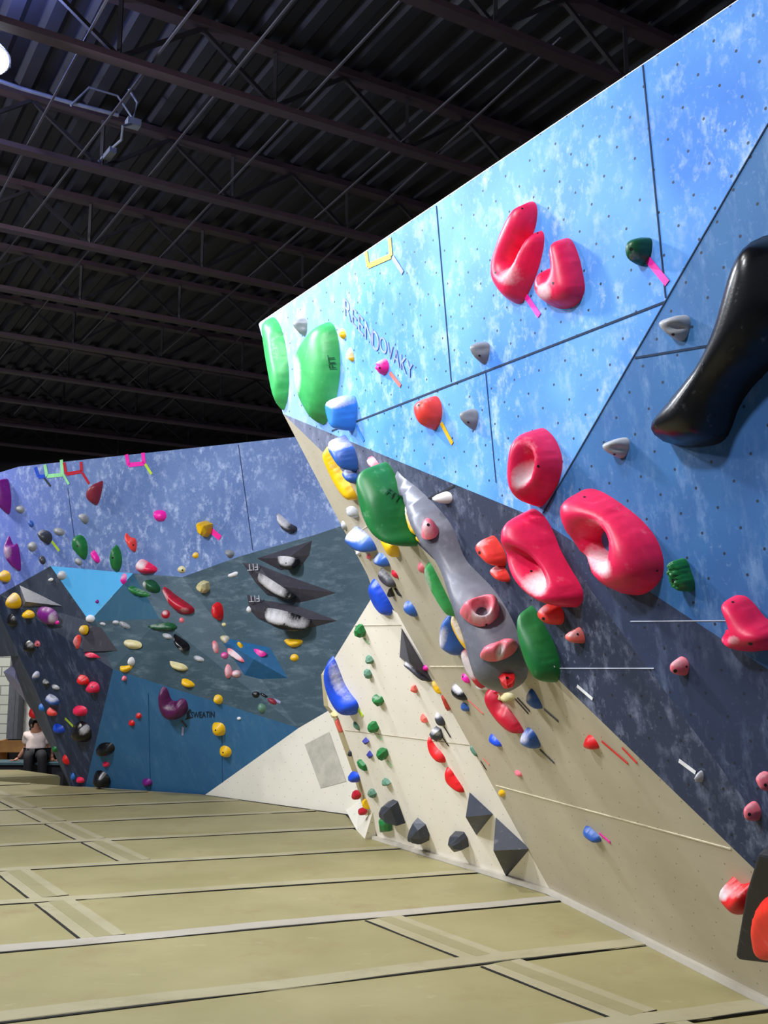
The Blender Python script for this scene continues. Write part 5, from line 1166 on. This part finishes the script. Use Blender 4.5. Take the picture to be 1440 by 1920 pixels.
def sph(name, c, r, mat, parent, seg=16, cut=None):
    vs, fs = [], []
    for i in range(seg+1):
        a = math.pi*i/seg
        for j in range(seg):
            b = 2*math.pi*j/seg; vs.append(c+Vector((r[0]*math.sin(a)*math.cos(b), r[1]*math.sin(a)*math.sin(b), r[2]*math.cos(a))))
    for i in range(seg):
        for j in range(seg): fs.append((i*seg+j, (i+1)*seg+j, (i+1)*seg+(j+1) % seg, i*seg+(j+1) % seg))
    if cut: fs = [f for f in fs if cut(sum((vs[i] for i in f), Vector())/4-c)]
    return mesh_obj(name, vs, fs, mat, parent, smooth=True)
hc = hd+Vector((0,0,.03)); fd = Vector((.9,-.42,-.12)).normalized()            # face turned to the right
sd_ = fd.cross(Vector((0,0,1))).normalized()
sph('hair', hc+Vector((-.012,.012,.022)), (.112,.116,.13), hairm, per, cut=lambda v: v.normalized().dot(fd) < .46 and (v.z > -.1 or v.normalized().dot(fd) < -.2) or v.z > .055)
sph('bun', Vector((H_(50.5,1368).x, YP+.2, H_(50.5,1368).z)), (.03,.03,.03), hairm, per, 8)
nb = hc+fd*.088+Vector((0,0,-.02))
skin_mesh('nose', [(nb+Vector((0,0,.025))-fd*.01,.008),(nb+fd*.018,.012),(nb-fd*.01+Vector((0,0,-.012)),.008)], [(0,1),(1,2)], skin, per, 1)
for s in (-1, 1):
    sph('eye', hc+fd*.078+sd_*(.032*s)+Vector((0,0,.012)), (.011,.011,.008), plain('eye_dark',(20,16,16),.3), per, 8)
    sph('ear', hc+sd_*(.092*s)-fd*.005+Vector((0,0,-.01)), (.016,.02,.03), skin, per, 8)
sph('mouth', hc+fd*.084+Vector((0,0,-.06)), (.018,.016,.007), plain('lip',(140,70,70),.5), per, 8)
# ------------------------------------------------------------------ lights
def area(name, loc, target, size, power, col=(1, 1, 1), spread=180):
    l = bpy.data.lights.new(name, 'AREA'); l.shape = 'DISK'; l.size = size; l.energy = power; l.color = col; l.spread = math.radians(spread)
    o = bpy.data.objects.new(name, l); o.location = loc; COL.objects.link(o)
    o.rotation_euler = (Vector(target)-Vector(loc)).to_track_quat('-Z', 'Y').to_euler()
    return o
area('gym_flood_key', (lp.x+.1, lp.y-.1, lp.z-.25), (0.3, 5.5, 1.8), .4, 170, (.86, .92, 1), 150)
area('gym_flood_near', (-3.2, 1.5, 5.9), (1.0, 5.0, 2.0), .5, 200, (.93, .96, 1), 150)
area('gym_flood_mid', (-5.5, 6.5, 5.9), (-2.5, 12.5, 2.2), .5, 230, (.9, .94, 1), 150)
area('gym_flood_floor', (-1.5, 3.5, 5.9), (-1.2, 6.5, 0), .6, 70, (1, .98, .95), 140)
area('gym_flood_back', (-7.5, 13, 5.9), (-5.5, 14.5, 0), .5, 110, (1, .97, .92), 140)
area('gym_flood_far', (-8, 18.5, 5.9), (-7, 20, 0), .6, 320, (1, .97, .92), 160)
area('fill_side', (-6.2, 5.6, 5.6), (0.3, 8.6, 1.0), .5, 95, (.96, .97, 1), 90)  # added fill light to brighten the cream wall, no fixture seen there
bl = bpy.data.lights.new('lamp_spill', 'POINT'); bl.energy = 70; bl.color = (.3, .38, 1); bl.shadow_soft_size = .15
bo = bpy.data.objects.new('lamp_spill', bl); bo.location = (lp.x, lp.y, lp.z+.22); COL.objects.link(bo)
w = bpy.data.worlds.new('world'); sc.world = w; w.use_nodes = True
w.node_tree.nodes['Background'].inputs[0].default_value = (.55, .6, .75, 1)
w.node_tree.nodes['Background'].inputs[1].default_value = .3
